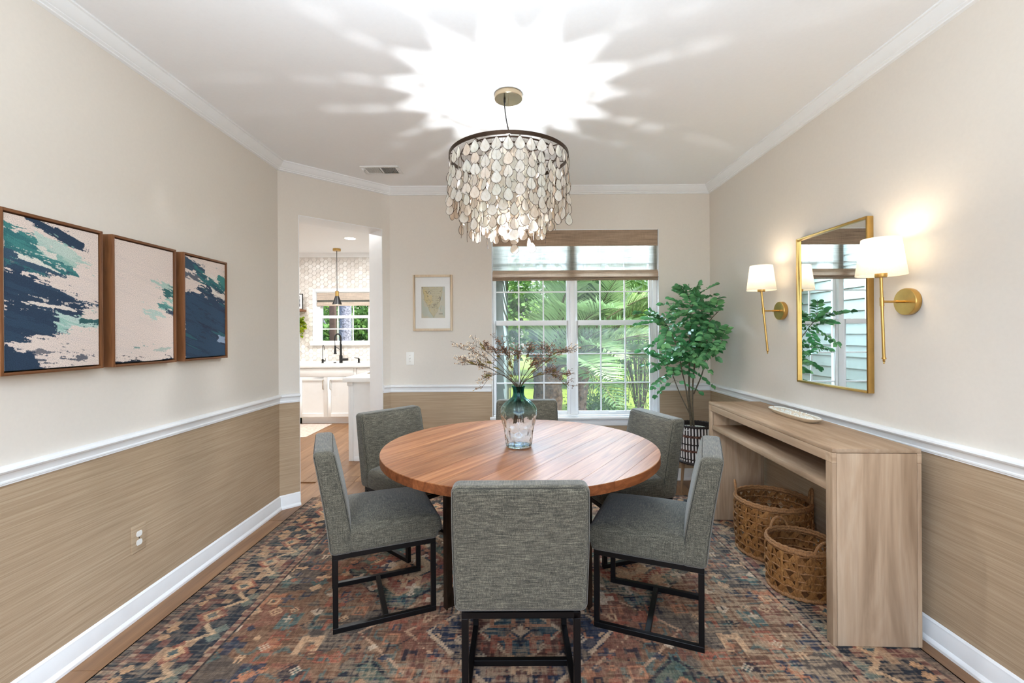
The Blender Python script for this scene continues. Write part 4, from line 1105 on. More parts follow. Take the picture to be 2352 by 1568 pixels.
# ------------------------------------------------------------ glass vase with dried stems
vz = TZ
vs_ = thing('glass_vase', 'tall teal to clear dimpled glass vase in the middle of the table', 'vase', (.024, 2.47, vz + .0006))
prof = [(.060, 0), (.068, .004), (.070, .02), (.074, .05), (.080, .09), (.088, .13), (.095, .165), (.098, .185), (.095, .205), (.084, .225), (.066, .243), (.046, .257), (.034, .270), (.030, .285), (.030, .305), (.033, .318), (.0375, .327)]
def spl(P, k=4):
    return [(v.x, v.y) for v in smooth_path([(a, b, 0) for a, b in P], k)]
pf = spl(prof)
def dim(r, z, a):
    n = 10
    if z < .012: return r
    if z > .175:
        w = max(0, min(1, (z - .175) / .03)) * max(0, min(1, (.285 - z) / .04)); c = .0032 * math.cos(n * a) * w
        w2 = max(0, 1 - abs(z - .175) / .03)
        return r + c
    row = z / .058; ph = (math.floor(row) % 2) * math.pi / n * 1.0
    q = abs(math.sin(n / 2 * (a + (0 if int(row) % 2 == 0 else math.pi / n)))) ; v = abs(math.sin(math.pi * row))
    return r + .002 - .0085 * (q ** .8) * (v ** .8)
def dim_i(r, z, a): return dim(r + .0032, z, a) - .0032
outer = pf; inner = [(max(r - .0032, .004), z) for r, z in pf if z > .008][::-1]
m = MB(); n = 80
m.lathe(outer, n, caps=False, fn=dim); b0 = 0; no = len(outer)
m.lathe([(r, z) for r, z in inner], n, caps=False, fn=dim_i)
# join rim and close bottoms
for j in range(n):
    m.f.append(((no - 1) * n + j, (no - 1) * n + (j + 1) % n, no * n + (j + 1) % n, no * n + j)); m.m.append(0)
m.f.append(tuple(range(n))[::-1]); m.m.append(0)
lastr = (no + len(inner) - 1) * n; m.f.append(tuple(lastr + j for j in range(n))); m.m.append(0)
part('vase_body', m, M['vase'], vs_, smooth=True, angle=60)

rf = random.Random(21)
def px2w(u, v, y):
    a = u - 1180; b = 767 - v; xx = a * c_ + b * s_; zz = b * c_ - a * s_; return Vector((xx * y / FPX, y, CAMH + zz * y / FPX))
tips = [(1056, 800), (1050, 828), (1063, 838), (1085, 792), (1118, 800), (1145, 790), (1160, 812), (1105, 893), (1222, 802), (1262, 806), (1300, 806), (1322, 803), (1300, 862), (1306, 892), (1190, 818), (1240, 840)]
mouth = Vector((.024, 2.47, vz + .327))
FL = ['pale dried spray reaching furthest left in the glass vase', 'pale dried spray with cream dots just under the furthest left one', 'pale dried spray curving low at the left of the bunch',
      'pale dried spray high on the left side of the bunch', 'brown dried spray, tall one left of the bunch centre', 'brown dried spray standing tallest in front of the left window panes', 'brown dried spray short and upright in the left half of the bunch',
      'pale dried spray drooping left over the wainscot', 'brown dried spray rising just right of the vase mouth', 'brown dried spray leaning up to the right of the bunch', 'brown dried spray stretching right toward the window mullion',
      'pale dried spray tip crossing the window mullion at right', 'brown dried spray arching nearly level to the right', 'brown dried spray drooping lowest at the right of the bunch', 'brown dried spray short and upright over the vase mouth', 'brown dried spray of middle height right of the vase mouth']
def stem_thing(tip, i):
    base = Vector((.024 + rf.uniform(-.03, .03), 2.47 + rf.uniform(-.03, .03), vz + .13)); mo = mouth + Vector(((tip.x - mouth.x) * .045, (tip.y - mouth.y) * .045, -.005))
    t = thing('dried_flower_stem', FL[i], 'flower', tuple(mo), 0, 'dried flower stems in the glass vase')
    pale = (i in (0, 1, 2, 3, 7, 11))
    bend = Vector((0, 0, .05 if tip.z > mo.z + .05 else .09))
    P = smooth_path([base, mo, mo.lerp(tip, .35) + bend * .75, mo.lerp(tip, .7) + bend * .75, tip], 5)
    rel = [p - mo for p in P]; k = len(rel)
    part('stem', MB().tube(rel, [.0022 - .0014 * q / k for q in range(k)], 5), M['dstem'], t, smooth=True)
    tw = MB(); fl = MB(); lf = MB()
    d0 = (tip - mo).normalized()
    for q in range(16):
        s = rf.uniform(.45, 1.0); idx = min(k - 2, int(5 + (k - 6) * s)); o = rel[idx]
        dr = (d0 + Vector((rf.uniform(-.8, .8), rf.uniform(-.9, .9), rf.uniform(-.5, .8)))).normalized(); ln = rf.uniform(.03, .075)
        e = o + dr * ln; mid = o + dr * ln * .5 + Vector((0, 0, .006)); tw.tube([o, mid, e], .0007, 4)
        for h in range(5):
            c = o.lerp(e, rf.uniform(.45, 1.05)) + Vector((rf.uniform(-.014, .014), rf.uniform(-.014, .014), rf.uniform(-.012, .012)))
            tw.tube([o.lerp(e, .6), c], .0005, 3)
            if pale or rf.random() < .35: fl.ball(c, rf.uniform(.0022, .0042), nu=5, nv=4, m=1 if pale and rf.random() < .75 else 0)
            else:
                for w in range(4):
                    a = rf.uniform(0, 6.28); u = Vector((math.cos(a), math.sin(a), rf.uniform(-.6, .6))) * rf.uniform(.005, .009); vv = Vector((-math.sin(a), math.cos(a), rf.uniform(-.5, .5))) * .004
                    fl.add([c, c + u * .6 + vv, c + u, c + u * .6 - vv], [(0, 1, 2, 3)], 0)
    part('twigs', tw, M['dstem'], t); part('blossom', fl, [M['dflower'], M['dflower2']], t, kind='stuff')
    for q in range(2):
        o = rel[min(k - 2, rf.randint(7, k - 5))]; dr = (d0 + Vector((rf.uniform(-.4, .4), rf.uniform(-.5, .5), rf.uniform(-.1, .5)))).normalized()
        sd = dr.cross(Vector((rf.uniform(-.3, .3), 1, .2))).normalized(); L_, w_ = rf.uniform(.035, .065), rf.uniform(.004, .007); vs = []
        for s, ww in ((0, .1), (.3, 1), (.6, .8), (1, .02)):
            c = o + dr * L_ * s + Vector((0, 0, -.012 * s * s)); vs += [c - sd * w_ * ww, c + sd * w_ * ww]
        lf.add(vs, [(0, 1, 3, 2), (2, 3, 5, 4), (4, 5, 7, 6)])
        part('leaf', lf, M['dleaf'], t); lf = MB()
for i, (u, v) in enumerate(tips):
    stem_thing(px2w(u, v, 2.47 + rf.uniform(-.14, .14)), i)

# ------------------------------------------------------------ woven planter on legs and potted tree
pc = (1.545, 3.86); pz0, pz1, pr = .285, .60, .158
pn = thing('woven_planter', 'round woven planter of white slats and dark cane on wooden legs', 'planter', (pc[0], pc[1], 0))
pp = lambda z: pr * (.94 + .08 * math.sin(math.pi * (.1 + .8 * (z - pz0) / (pz1 - pz0)))) * (1.0 if True else 1)
rows = [(.522, .585), (.452, .508), (.402, .446), (.330, .388), (.303, .325)]
NS = 38
part('cane_core', MB().lathe([(pp(pz0) - .011, pz0 + .004), (pp(.44) - .011, .44), (pp(pz1) - .011, .592), (pp(pz1) - .014, .592), (pp(.44) - .014, .44), (pp(pz0) - .014, pz0 + .007)], 48, caps=False), M['pdark'], pn, smooth=True)
part('cane_floor', MB().lathe([(.001, pz0 + .004), (pp(pz0) - .011, pz0 + .004), (pp(pz0) - .011, pz0 + .012), (.001, pz0 + .012)], 40), M['pdark'], pn)
for (z0, z1) in rows:
    h = z1 - z0; wv = .0068; mm = MB()
    for s in (-1, 1): pass
    pts = []
    for i in range(10):
        a = 2 * math.pi * i / 10 ; x = wv * math.cos(a); y = (h / 2 - wv) * (1 if math.sin(a) > 0 else -1) + wv * math.sin(a); pts.append((x, y))
    mm.add([(-.002, x, y) for x, y in pts] + [(.0035, x * .8, y * .97) for x, y in pts], [tuple(range(10))[::-1], tuple(range(10, 20))] + [(i, (i + 1) % 10, 10 + (i + 1) % 10, 10 + i) for i in range(10)])
    me = mm.mesh('slat', M['pwhite']); fixn(me)
    rr = pp((z0 + z1) / 2) - .006
    for i in range(NS):
        a = 2 * math.pi * i / NS; link('slat', me, pn, (rr * math.cos(a), rr * math.sin(a), (z0 + z1) / 2), (0, 0, a))
def ringm(z, r, rad, wob=0, ph=0, n=96, f=19):
    return MB().tube([((r + wob * math.sin(f * 2 * math.pi * j / n + ph)) * math.cos(2 * math.pi * j / n), (r + wob * math.sin(f * 2 * math.pi * j / n + ph)) * math.sin(2 * math.pi * j / n), z + wob * .8 * math.cos(f * 2 * math.pi * j / n + ph)) for j in range(n)], rad, 5, closed=True)
for z in (.514, .396):
    for ph in (0, math.pi): part('braided_cord', ringm(z + (.004 if ph else -.004), pp(z) - .002, .0045, .004, ph), M['pbrown'], pn, smooth=True, angle=180)
for z in (.449, .327): part('dark_cord', ringm(z, pp(z) - .003, .004, .002), M['pdark'], pn, smooth=True, angle=180)
for z, rd in ((.594, .010), (.292, .012)): part('rim', ringm(z, pp(z) - .006, rd, .002, 0, 120, 40), M['pdark'], pn, smooth=True, angle=180)
for i in range(3):
    a = 2 * math.pi * i / 3 + R(-80)
    x, y = math.cos(a), math.sin(a)
    part('leg', MB().tube([(.105 * x, .105 * y, pz0 + .003), (.125 * x, .125 * y, 0.0)], [.015, .010], 12), M['legwood'], pn, smooth=True)

pt = thing('potted_tree', 'tall slender artificial tree with green oval leaflets by the window', 'plant', (pc[0] - .03, pc[1], pz0 + .0125))
part('pot', MB().lathe([(.09, 0), (.100, .10), (.118, .262), (.124, .266), (.122, .27), (.112, .268), (.106, .24), (.001, .235)], 40), M['pot'], pt, smooth=True, label='white inner pot')
part('soil', MB().lathe([(.001, .245), (.109, .246), (.10, .238), (.001, .238)], 30), M['soil'], pt)
rt_ = random.Random(33)
sb = Vector((0, 0, .24)); org = Vector(pt.location)
def W2(u, v, y=3.80): return px2w(u, v, y) - org
def stem(pts, r0, r1):
    P = smooth_path(pts, 6); k = len(P)
    part('stem', MB().tube(P, [r0 + (r1 - r0) * i / (k - 1) for i in range(k)], 7), M['stem'], pt, smooth=True); return P
y_ = 3.84
S = []
S.append(stem([sb + Vector((-.012, 0, 0)), W2(1583, 900, y_), W2(1584, 800, y_), W2(1586, 730, y_), W2(1592, 688, y_)], .0105, .003))
S.append(stem([sb + Vector((.015, .01, 0)), W2(1590, 930, y_), W2(1594, 850, y_), W2(1606, 790, 3.78), W2(1628, 740, 3.74), W2(1650, 715, 3.70)], .009, .003))
S.append(stem([W2(1583, 945, y_), W2(1575, 890, 3.8), W2(1566, 850, 3.76), W2(1556, 800, 3.72), W2(1535, 752, 3.68), W2(1522, 735, 3.66)], .006, .0025))
S.append(stem([W2(1584, 950, y_), W2(1560, 900, 3.86), W2(1540, 850, 3.86), W2(1524, 830, 3.84)], .005, .0025))
S.append(stem([W2(1593, 905, y_), W2(1612, 860, 3.8), W2(1622, 820, 3.76), W2(1640, 795, 3.72), W2(1660, 780, 3.70)], .006, .0025))
S.append(stem([W2(1586, 830, y_), W2(1600, 790, 3.9), W2(1612, 740, 3.92), W2(1612, 690, 3.9)], .006, .0025))
lm = MB(); L_, w_ = .062, .038
prof_l = [(0, .08), (.15, .55), (.38, .95), (.6, 1.0), (.82, .68), (1, .06)]
vs = []
for s, ww in prof_l: vs += [(-w_ / 2 * ww, L_ * s, .004 * ww - .010 * s * s), (0, L_ * s, -.003 - .010 * s * s), (w_ / 2 * ww, L_ * s, .004 * ww - .010 * s * s)]
fs = []
for i in range(5): fs += [(3 * i, 3 * i + 1, 3 * i + 4, 3 * i + 3), (3 * i + 1, 3 * i + 2, 3 * i + 5, 3 * i + 4)]
lm.add(vs, fs); lme = lm.mesh('leaf', M['tree_leaf'], True, 180)
leaves = []; tw = MB()
def spray(o, d, ln, nleaf):
    d = d.normalized(); g = Vector((0, 0, -.35)); pts = []
    if org.x + o.x + d.x * ln > XR - .13: d.x = -abs(d.x) * .6
    if org.y + o.y + d.y * ln > YB - .13: d.y = -abs(d.y)
    for i in range(nleaf + 1):
        s = i / nleaf; pts.append(o + d * ln * s + g * ln * s * s * .55)
    tw.tube(pts, .0013, 4)
    for i in range(1, nleaf + 1):
        t = (pts[i] - pts[i - 1]).normalized(); side = t.cross(Vector((0, 0, 1)))
        side = side.normalized() if side.length > .05 else Vector((1, 0, 0)); upv = side.cross(t).normalized()
        for sgn in ((-1, 1) if i < nleaf else (-1, 1, 0)):
            ld = (t * (.55 if sgn else 1) + side * sgn * .9 + upv * rt_.uniform(-.15, .15)).normalized()
            nrm = (upv * .35 + Vector((rt_.uniform(-.6, .6), -.8, .25)) + side * rt_.uniform(-.5, .5) + t * rt_.uniform(-.3, .3)); xax = ld.cross(nrm).normalized(); nz = xax.cross(ld)
            sc = rt_.uniform(.72, 1.05)
            mt = Matrix((xax, ld, nz)).transposed().to_4x4(); mt.translation = pts[i]
            leaves.append((mt @ Matrix.Scale(sc, 4), pts[i]))
# spray targets given by where the crown shows in the room: (px u, v of spray root, direction du, dv)
def around(P, lo, n, ln, nl):
    k = len(P)
    for i in range(n):
        idx = int((lo + (1 - lo) * (i + .5) / n) * (k - 1)); a = i * 2.4 + rt_.uniform(-.4, .4)
        up = .8 if i > n * .7 else .2
        d = Vector((math.cos(a), math.sin(a) * .8 - .12, up + rt_.uniform(-.75, .75)))
        spray(P[idx], d, ln * rt_.uniform(.75, 1.1), nl + rt_.randint(-1, 1))
around(S[0], .48, 21, .24, 6); around(S[1], .50, 17, .24, 6); around(S[2], .46, 24, .25, 6); around(S[3], .5, 14, .2, 5); around(S[4], .52, 12, .22, 6); around(S[5], .42, 13, .22, 6)
spray(S[0][-1], Vector((.25, -.2, 1)), .15, 6); spray(S[0][-1], Vector((.7, -.1, .7)), .24, 6); spray(S[0][-1], Vector((-.6, -.2, .5)), .2, 6)
spray(S[2][-1], Vector((-.9, -.3, .45)), .25, 6); spray(S[1][-1], Vector((.8, -.5, .2)), .22, 6); spray(S[4][-1], Vector((.6, -.5, -.1)), .24, 6)
part('twigs', tw, M['stem'], pt)
wm = [m_ for m_ in leaves if org.x + m_[1].x < XR - .07 and org.y + m_[1].y < YB - .075]
wm.sort(key=lambda q: q[1].y)
fm = MB()
for i, (mt, p) in enumerate(wm):
    if i < 300:
        o = bpy.data.objects.new('leaf', lme); COL.objects.link(o); o.parent = pt; o.matrix_local = mt
    else:
        b = len(fm.v); fm.v += [tuple(mt @ Vector(q)) for q in lm.v]; fm.f += [tuple(j + b for j in f) for f in lm.f]; fm.m += lm.m
if fm.v: link('leaves', fm.mesh('leaves', M['tree_leaf_stuff'], True, 180), pt)['kind'] = 'stuff'
# ------------------------------------------------------------ kitchen beyond the opening
KWX0, KWX1, KWZ0, KWZ1 = -3.313, -2.395, 1.232, 2.098
w = MB(); Y1 = KY1 + .14
w.box(KX0, KWX0, KY1, Y1, 0, HC); w.box(KWX1, KX1, KY1, Y1, 0, HC); w.box(KWX0, KWX1, KY1, Y1, 0, KWZ0); w.box(KWX0, KWX1, KY1, Y1, KWZ1, HC)
kw = struct('wall_kitchen_back', 'tiled kitchen wall behind the sink', 'wall', w, M['grout'])
struct('wall_kitchen_left', 'white kitchen end wall out of sight of the opening', 'wall', MB().box(KX0 - .1, KX0, 3.3, Y1, 0, HC), M['paint'])
struct('wall_kitchen_front', 'beige kitchen wall backing onto the dining room', 'wall', MB().box(KX0, XL - .12, 3.2, 3.3, 0, HC), M['paint'])
we = struct('wall_kitchen_side', 'grey green clapboard house wall seen through the garden window and in the mirror', 'wall', MB().box(KX1, KX1 + .10, YB + .14, Y1, 0, HC + .12), M['siding'])
for i in range(26):
    z = -.30 + i * .127
    m = MB(); y0, y1 = YB + .14, Y1
    m.add([(KX1 + .10, y0, z), (KX1 + .122, y0, z), (KX1 + .104, y0, z + .132), (KX1 + .10, y0, z + .132), (KX1 + .10, y1, z), (KX1 + .122, y1, z), (KX1 + .104, y1, z + .132), (KX1 + .10, y1, z + .132)],
          [(3, 2, 1, 0), (4, 5, 6, 7), (0, 1, 5, 4), (1, 2, 6, 5), (2, 3, 7, 6), (3, 0, 4, 7)])
    part('siding_board', m, M['siding'], we)
# crown
m = MB(); pr_ = [(0, HC), (.06, HC), (.05, HC - .02), (.02, HC - .05), (.014, HC - .066), (0, HC - .07)]; n = len(pr_)
m.add([(KX0, KY1 - a, z) for a, z in pr_] + [(KX1, KY1 - a, z) for a, z in pr_], [tuple(range(n)), tuple(range(n, 2 * n))[::-1]] + [(i, (i + 1) % n, n + (i + 1) % n, n + i) for i in range(n)])
struct('trim_13', 'white crown moulding above the kitchen tile', 'moulding', m, M['trim'], smooth=True, angle=25)
# hexagonal tiles, each a piece
hf = .0745; Rr = hf / math.sqrt(3); pitch_x = 1.5 * Rr; gap = .0016
hexp = [((Rr - gap) * math.cos(math.pi / 3 * i), (Rr - gap) * math.sin(math.pi / 3 * i)) for i in range(6)]
m = MB(); m.add([(x, 0, y) for x, y in hexp] + [(x * .95, -.006, y * .95) for x, y in hexp], [tuple(range(6)), tuple(range(6, 12))[::-1]] + [(i, (i + 1) % 6, 6 + (i + 1) % 6, 6 + i) for i in range(6)])
hme = m.mesh('tile', M['tile']); fixn(hme)
cells = []
for i in range(-2, 60):
    x = -4.3 + i * pitch_x
    for j in range(0, 26):
        z = .92 + hf * (j + .5 + (.5 if i % 2 else 0))
        if z > HC - .10 or x > -1.9 or z < .955: continue
        if KWX0 - .075 < x < KWX1 + .075 and KWZ0 - .07 < z < KWZ1 + .075: continue
        cells.append((abs(x + 2.98), x, z))
cells.sort(); rest = MB()
for q, (d, x, z) in enumerate(cells):
    if q < 300: link('tile', hme, kw, (x, KY1, z))
    else: rest.add([(p[0] + x, p[1] + KY1, p[2] + z) for p in m.v], m.f)
part('tiles', rest, M['tile'], kw, kind='stuff')
w2 = window('window_2', 'small double-hung kitchen window above the sink', KWX0, KWX1, KWZ0, KWZ1, KY1, [(-3.225, -2.455)], (1.655, 1.70), (1.475,), (1.90,), [(-2.965, -2.71)], .035, False, mt=.018, depth=.14)
m = MB(); c = .05
m.box(KWX0 - c, KWX0, KY1 - .014, KY1, KWZ0 - .03, KWZ1 + c).box(KWX1, KWX1 + c, KY1 - .014, KY1, KWZ0 - .03, KWZ1 + c).box(KWX0, KWX1, KY1 - .014, KY1, KWZ1, KWZ1 + c)
part('casing', m, M['trim'], w2, bevel=.003)
part('window_sill', MB().box(KWX0 - .08, KWX1 + .08, KY1 - .05, KY1 + .03, KWZ0 - .03, KWZ0), M['trim'], w2, bevel=.004)
ks = thing('roman_shade', 'pale woven shade folded up at the kitchen window', 'shade', ((KWX0 + KWX1) / 2, KY1 + .02, 0)); hx = (KWX1 - KWX0) / 2 - .016
part('valance', MB().box(-hx, hx, -.012, -.007, 1.958, 2.082), M['kshade'], ks)
part('panel', MB().box(-hx, hx, 0, .003, 1.90, 2.08), M['shade_thin'], ks)
part('fold', MB().box(-hx, hx, -.022, -.004, 1.862, 1.925), M['kshade'], ks, bevel=.006)

# base cabinets, worktop
def shaker(parent, x0, x1, z0, z1, yf, hx=None):
    """shaker door face at y = yf (faces -y)"""
    f = .055; g = .002
    d = part('door', MB().box(x0 + g, x0 + f, yf - .02, yf, z0 + g, z1 - g).box(x1 - f, x1 - g, yf - .02, yf, z0 + g, z1 - g).box(x0 + f, x1 - f, yf - .02, yf, z0 + g, z0 + f).box(x0 + f, x1 - f, yf - .02, yf, z1 - f, z1 - g).box(x0 + f, x1 - f, yf - .009, yf, z0 + f, z1 - f), M['kwhite'], parent, bevel=.0015, seg=1)
    if hx is not None:
        zt = z1 - .045
        m = MB().tube([(hx, yf - .022, zt), (hx, yf - .05, zt - .002), (hx, yf - .052, zt - .012), (hx, yf - .052, zt - .128), (hx, yf - .05, zt - .138), (hx, yf - .022, zt - .14)], .006, 8)
        part('handle', m, M['nickel'], d, smooth=True, label='brushed metal bar pull')
    return d
yf = 7.03
sc_ = thing('sink_cabinet', 'white shaker sink base cabinet with two doors under the kitchen window', 'cabinet', (0, 0, 0))
x0, x1 = -3.322, -2.428
part('carcass', MB().box(x0, x1, yf, KY1 - .012, .1, .868), M['kwhite'], sc_)
part('toe_kick', MB().box(x0 + .015, x1, yf + .06, yf + .075, 0, .1), M['trim'], sc_)
part('false_front', MB().box(x0 + .002, x1 - .05, yf - .02, yf, .728, .862), M['kwhite'], sc_, bevel=.002)
part('stile', MB().box(x1 - .048, x1 - .002, yf - .012, yf, .728, .862), M['kwhite'], sc_)
shaker(sc_, x0, -2.879, .112, .726, yf, -2.879 - .055); shaker(sc_, -2.879, x1 - .0, .112, .726, yf, -2.879 + .055)
dc = thing('drawer_cabinet', 'white drawer cabinet right of the sink doors, mostly behind the peninsula', 'cabinet', (0, 0, 0)); x0 = -2.424
part('carcass', MB().box(x0, -1.9, yf, KY1 - .012, .1, .868), M['kwhite'], dc)
part('toe_kick', MB().box(x0, -1.9, yf + .06, yf + .075, 0, .1), M['trim'], dc)
for z0, z1 in ((.728, .862), (.42, .724), (.112, .416)):
    dr = part('drawer', MB().box(x0 + .004, -1.904, yf - .02, yf, z0, z1), M['kwhite'], dc, bevel=.002)
    part('handle', MB().tube([(-2.25, yf - .02, z1 - .05), (-2.25, yf - .05, z1 - .05), (-2.08, yf - .05, z1 - .05), (-2.08, yf - .02, z1 - .05)], .006, 8), M['nickel'], dr)
dw = thing('dishwasher', 'white panelled dishwasher with a black toe gap left of the sink doors', 'appliance', (0, 0, 0))
part('body', MB().box(-3.93, -3.328, yf, KY1 - .012, .1, .868), M['kwhite'], dw); part('front_panel', MB().box(-3.926, -3.330, yf - .02, yf, .112, .862), M['kwhite'], dw, bevel=.002)
part('toe_gap', MB().box(-3.93, -3.328, yf + .05, yf + .07, 0, .1), M['matblack'], dw)
part('handle', MB().tube([(-3.86, yf - .02, .80), (-3.86, yf - .055, .80), (-3.4, yf - .055, .80), (-3.4, yf - .02, .80)], .008, 8), M['nickel'], dw)
tag(part('worktop', MB().box(-4.3, -1.9, yf - .035, KY1 - .0125, .8685, .914), M['quartz'], bevel=.003), 'white quartz worktop along the kitchen window wall', 'countertop')
tag(part('backsplash', MB().box(-4.3, -1.9, KY1 - .0120, KY1 - .0065, .9145, .94), M['quartz']), 'low white upstand along the back of the worktop', 'backsplash')

def K(u, v, y): return px2w(u, v, y)
zc = .9145; yk = 7.50
fx = K(783, 800, yk).x
fa = thing('kitchen_faucet', 'tall black spring pull-down faucet at the kitchen sink', 'faucet', (fx, yk, zc))
part('base', MB().lathe([(.026, 0), (.026, .12), (.02, .125), (.001, .126)], 20), M['matblack'], fa, smooth=True)
part('lever', MB().tube([(.02, 0, .055), (.115, 0, .055)], .020, 14), M['matblack'], fa, smooth=True)
part('riser', MB().tube([(0, 0, .12), (0, 0, .30), (-.004, 0, .31)], .0165, 14), M['matblack'], fa, smooth=True)
arc = [(-.004, 0, .30)] + [(-.046 + .046 * math.cos(a), -.02 * (1 - math.cos(a)) / 2, .40 + .075 * math.sin(a)) for a in np.linspace(0, math.pi, 14)] + [(-.094, -.02, .37)]
part('spout', MB().tube(arc, .013, 10), M['matblack'], fa, smooth=True)
m = MB(); ptsa = []
for i in range(200):
    t = i / 199; k_ = t * (len(arc) - 1); i0 = min(int(k_), len(arc) - 2); p = Vector(arc[i0]).lerp(Vector(arc[i0 + 1]), k_ - i0); a = t * 2 * math.pi * 26
    ptsa.append(p + Vector((math.cos(a) * .0145, math.sin(a) * .0145, 0)))
part('spring', MB().tube(ptsa, .0025, 4), M['matblack'], fa, smooth=True)
part('hose', MB().tube([(-.094, -.02, .37), (-.088, -.02, .27)], .005, 8), M['matblack'], fa, smooth=True)
part('spray_head', MB().lathe([(.001, .285), (.016, .285), (.013, .262), (.017, .20), (.019, .165), (.026, .15), (.026, .144), (.001, .144)], 18, c=(-.086, -.02, 0)), M['matblack'], fa, smooth=True)
part('holder_arm', MB().tube([(0, 0, .205), (-.072, -.018, .262)], .0045, 8), M['matblack'], fa)
wx = K(741, 800, yk).x
wf = thing('water_tap', 'slim black filtered water tap left of the main faucet', 'faucet', (wx, yk, zc))
part('base', MB().lathe([(.022, 0), (.022, .004), (.016, .008), (.016, .062), (.006, .066), (.001, .066)], 16), M['matblack'], wf, smooth=True)
part('spout', MB().tube([(0, 0, .06), (0, 0, .262)] + [(.011 - .011 * math.cos(a), 0, .275 + .014 * math.sin(a)) for a in np.linspace(0, math.pi, 8)] + [(.024, 0, .215)], .0052, 8), M['matblack'], wf, smooth=True)
part('handle', MB().tube([(.014, 0, .032), (.045, 0, .034)], .011, 10).tube([(.044, 0, .034), (.046, 0, .075)], .004, 6), M['matblack'], wf, smooth=True)
sx = K(824, 800, yk).x
so = thing('soap_dispenser', 'small black soap dispenser pump right of the main faucet', 'dispenser', (sx, yk, zc))
part('base', MB().lathe([(.024, 0), (.024, .004), (.016, .008), (.016, .07), (.001, .071)], 16), M['matblack'], so, smooth=True)
part('nozzle', MB().tube([(0, 0, .07), (-.012, 0, .073), (-.075, 0, .082)], .0055, 8), M['matblack'], so, smooth=True)
dr_ = thing('sink_drain_button', 'small black air switch button on the worktop left of the faucet', 'button', (K(769, 800, yk).x, yk, zc)); part('cap', MB().lathe([(.022, 0), (.022, .008), (.018, .011), (.001, .012)], 16), M['matblack'], dr_, smooth=True)

# pendant
pe = thing('pendant_lamp', 'black cone pendant with a brass neck hanging before the kitchen window', 'lamp', (-2.80, 7.22, HC))
sc1 = 7.22 / FPX
part('canopy', MB().lathe([(.001, 0), (.060, 0), (.060, -.034), (.001, -.035)], 28), M['brass'], pe, smooth=True)
ztop = K(770, 668, 7.22).z - HC; zsh = K(770, 680, 7.22).z - HC; zb = K(770, 699, 7.22).z - HC
part('cord', MB().tube([(0, 0, -.03), (0, 0, ztop)], .005, 7), M['matblack'], pe)
part('neck', MB().lathe([(.001, ztop + .006), (.018, ztop), (.028, ztop - .006), (.028, zsh), (.001, zsh)], 20), M['brass'], pe, smooth=True)
part('lamp_shade', MB().lathe([(.029, zsh), (.0735, zb), (.071, zb), (.027, zsh - .003)], 32, caps=False), M['matblack'], pe, smooth=True)
part('light_bulb', MB().ball((0, 0, zb + .035), .022), M['bulb'], pe, smooth=True)
l = lamp('pendant_light', 'POINT', (0, 0, 0), 4, (1, .84, .64), shadow_soft_size=.02); l.parent = pe; l.location = (0, 0, zb + .006)
def downlight(x, y, label, e=38):
    t = thing('recessed_light', label, 'light', (x, y, HC), 0, 'recessed lights in the kitchen ceiling')
    part('trim_ring', MB().lathe([(.075, 0), (.092, 0), (.090, -.005), (.076, -.003), (.075, 0)], 36, caps=False), M['trim'], t, smooth=True)
    part('lens', MB().lathe([(.001, -.002), (.0755, -.002), (.0755, 0), (.001, 0)], 36), M['ledlight'], t)
    l = lamp('recessed_lamp', 'AREA', (0, 0, 0), e, (.97, .985, 1), shape='DISK', size=.15); l.parent = t; l.location = (0, 0, -.008)
downlight(-2.311, 6.45, 'round recessed ceiling light seen through the kitchen opening', 12)
downlight(-3.7, 6.3, 'added recessed kitchen ceiling light, unseen left of the opening', 12); downlight(-2.9, 5.0, 'added recessed kitchen ceiling light, unseen behind the opening header', 12); downlight(-1.4, 6.3, 'added recessed kitchen ceiling light, unseen behind the far wall', 11)  # unseen downlights added to brighten the kitchen

# shelf with framed photo and pothos
shx = -3.468
sf_ = tag(part('wall_shelf', MB().box(-4.25, shx, KY1 - .19, KY1 - .0065, 1.765, 1.80), M['shelfwood'], bevel=.002), 'brown floating wood shelf under the framed photo, edge seen past the opening', 'shelf')
ph = thing('framed_photo', 'black framed monochrome print standing on the kitchen shelf', 'picture', (-3.585, KY1 - .10, 1.8005))
hx, hz = .105, .128
part('frame', MB().box(-hx, -hx + .01, -.012, .006, 0, 2 * hz).box(hx - .01, hx, -.012, .006, 0, 2 * hz).box(-hx + .01, hx - .01, -.012, .006, 0, .01).box(-hx + .01, hx - .01, -.012, .006, 2 * hz - .01, 2 * hz), M['matblack'], ph)
part('mat_board', MB().box(-hx + .01, hx - .01, -.004, .004, .01, 2 * hz - .01), M['mat'], ph)
X, Y = np.meshgrid(np.linspace(0, 1, 61), np.linspace(0, 1, 81)); img = np.zeros(X.shape + (3,)) + L3((150, 148, 144))
q = fbm(X * 5, Y * 6, 8); put(img, q > .5, (60, 58, 58)); put(img, q < .36, (214, 210, 204)); put(img, (Y < .35) & (q > .44), (34, 33, 33))
link('print', grid_mesh('print', .12, .17, 60, 80, img, M['print']), ph, (0, -.0045, hz), (R(90), 0, 0))
s2 = tag(part('wall_shelf', MB().box(-4.25, -3.50, KY1 - .19, KY1 - .0065, 1.425, 1.46), M['shelfwood'], bevel=.002), 'lower brown wood shelf holding the trailing pothos', 'shelf')
po = thing('pothos_plant', 'bright yellow green trailing pothos on the lower kitchen shelf', 'plant', (-3.585, KY1 - .10, 1.4605))
part('pot', MB().lathe([(.045, 0), (.062, .10), (.058, .10), (.05, .09), (.001, .088)], 24), M['bronze'], po, smooth=True)
rp = random.Random(4); lm2 = MB(); pvs = []
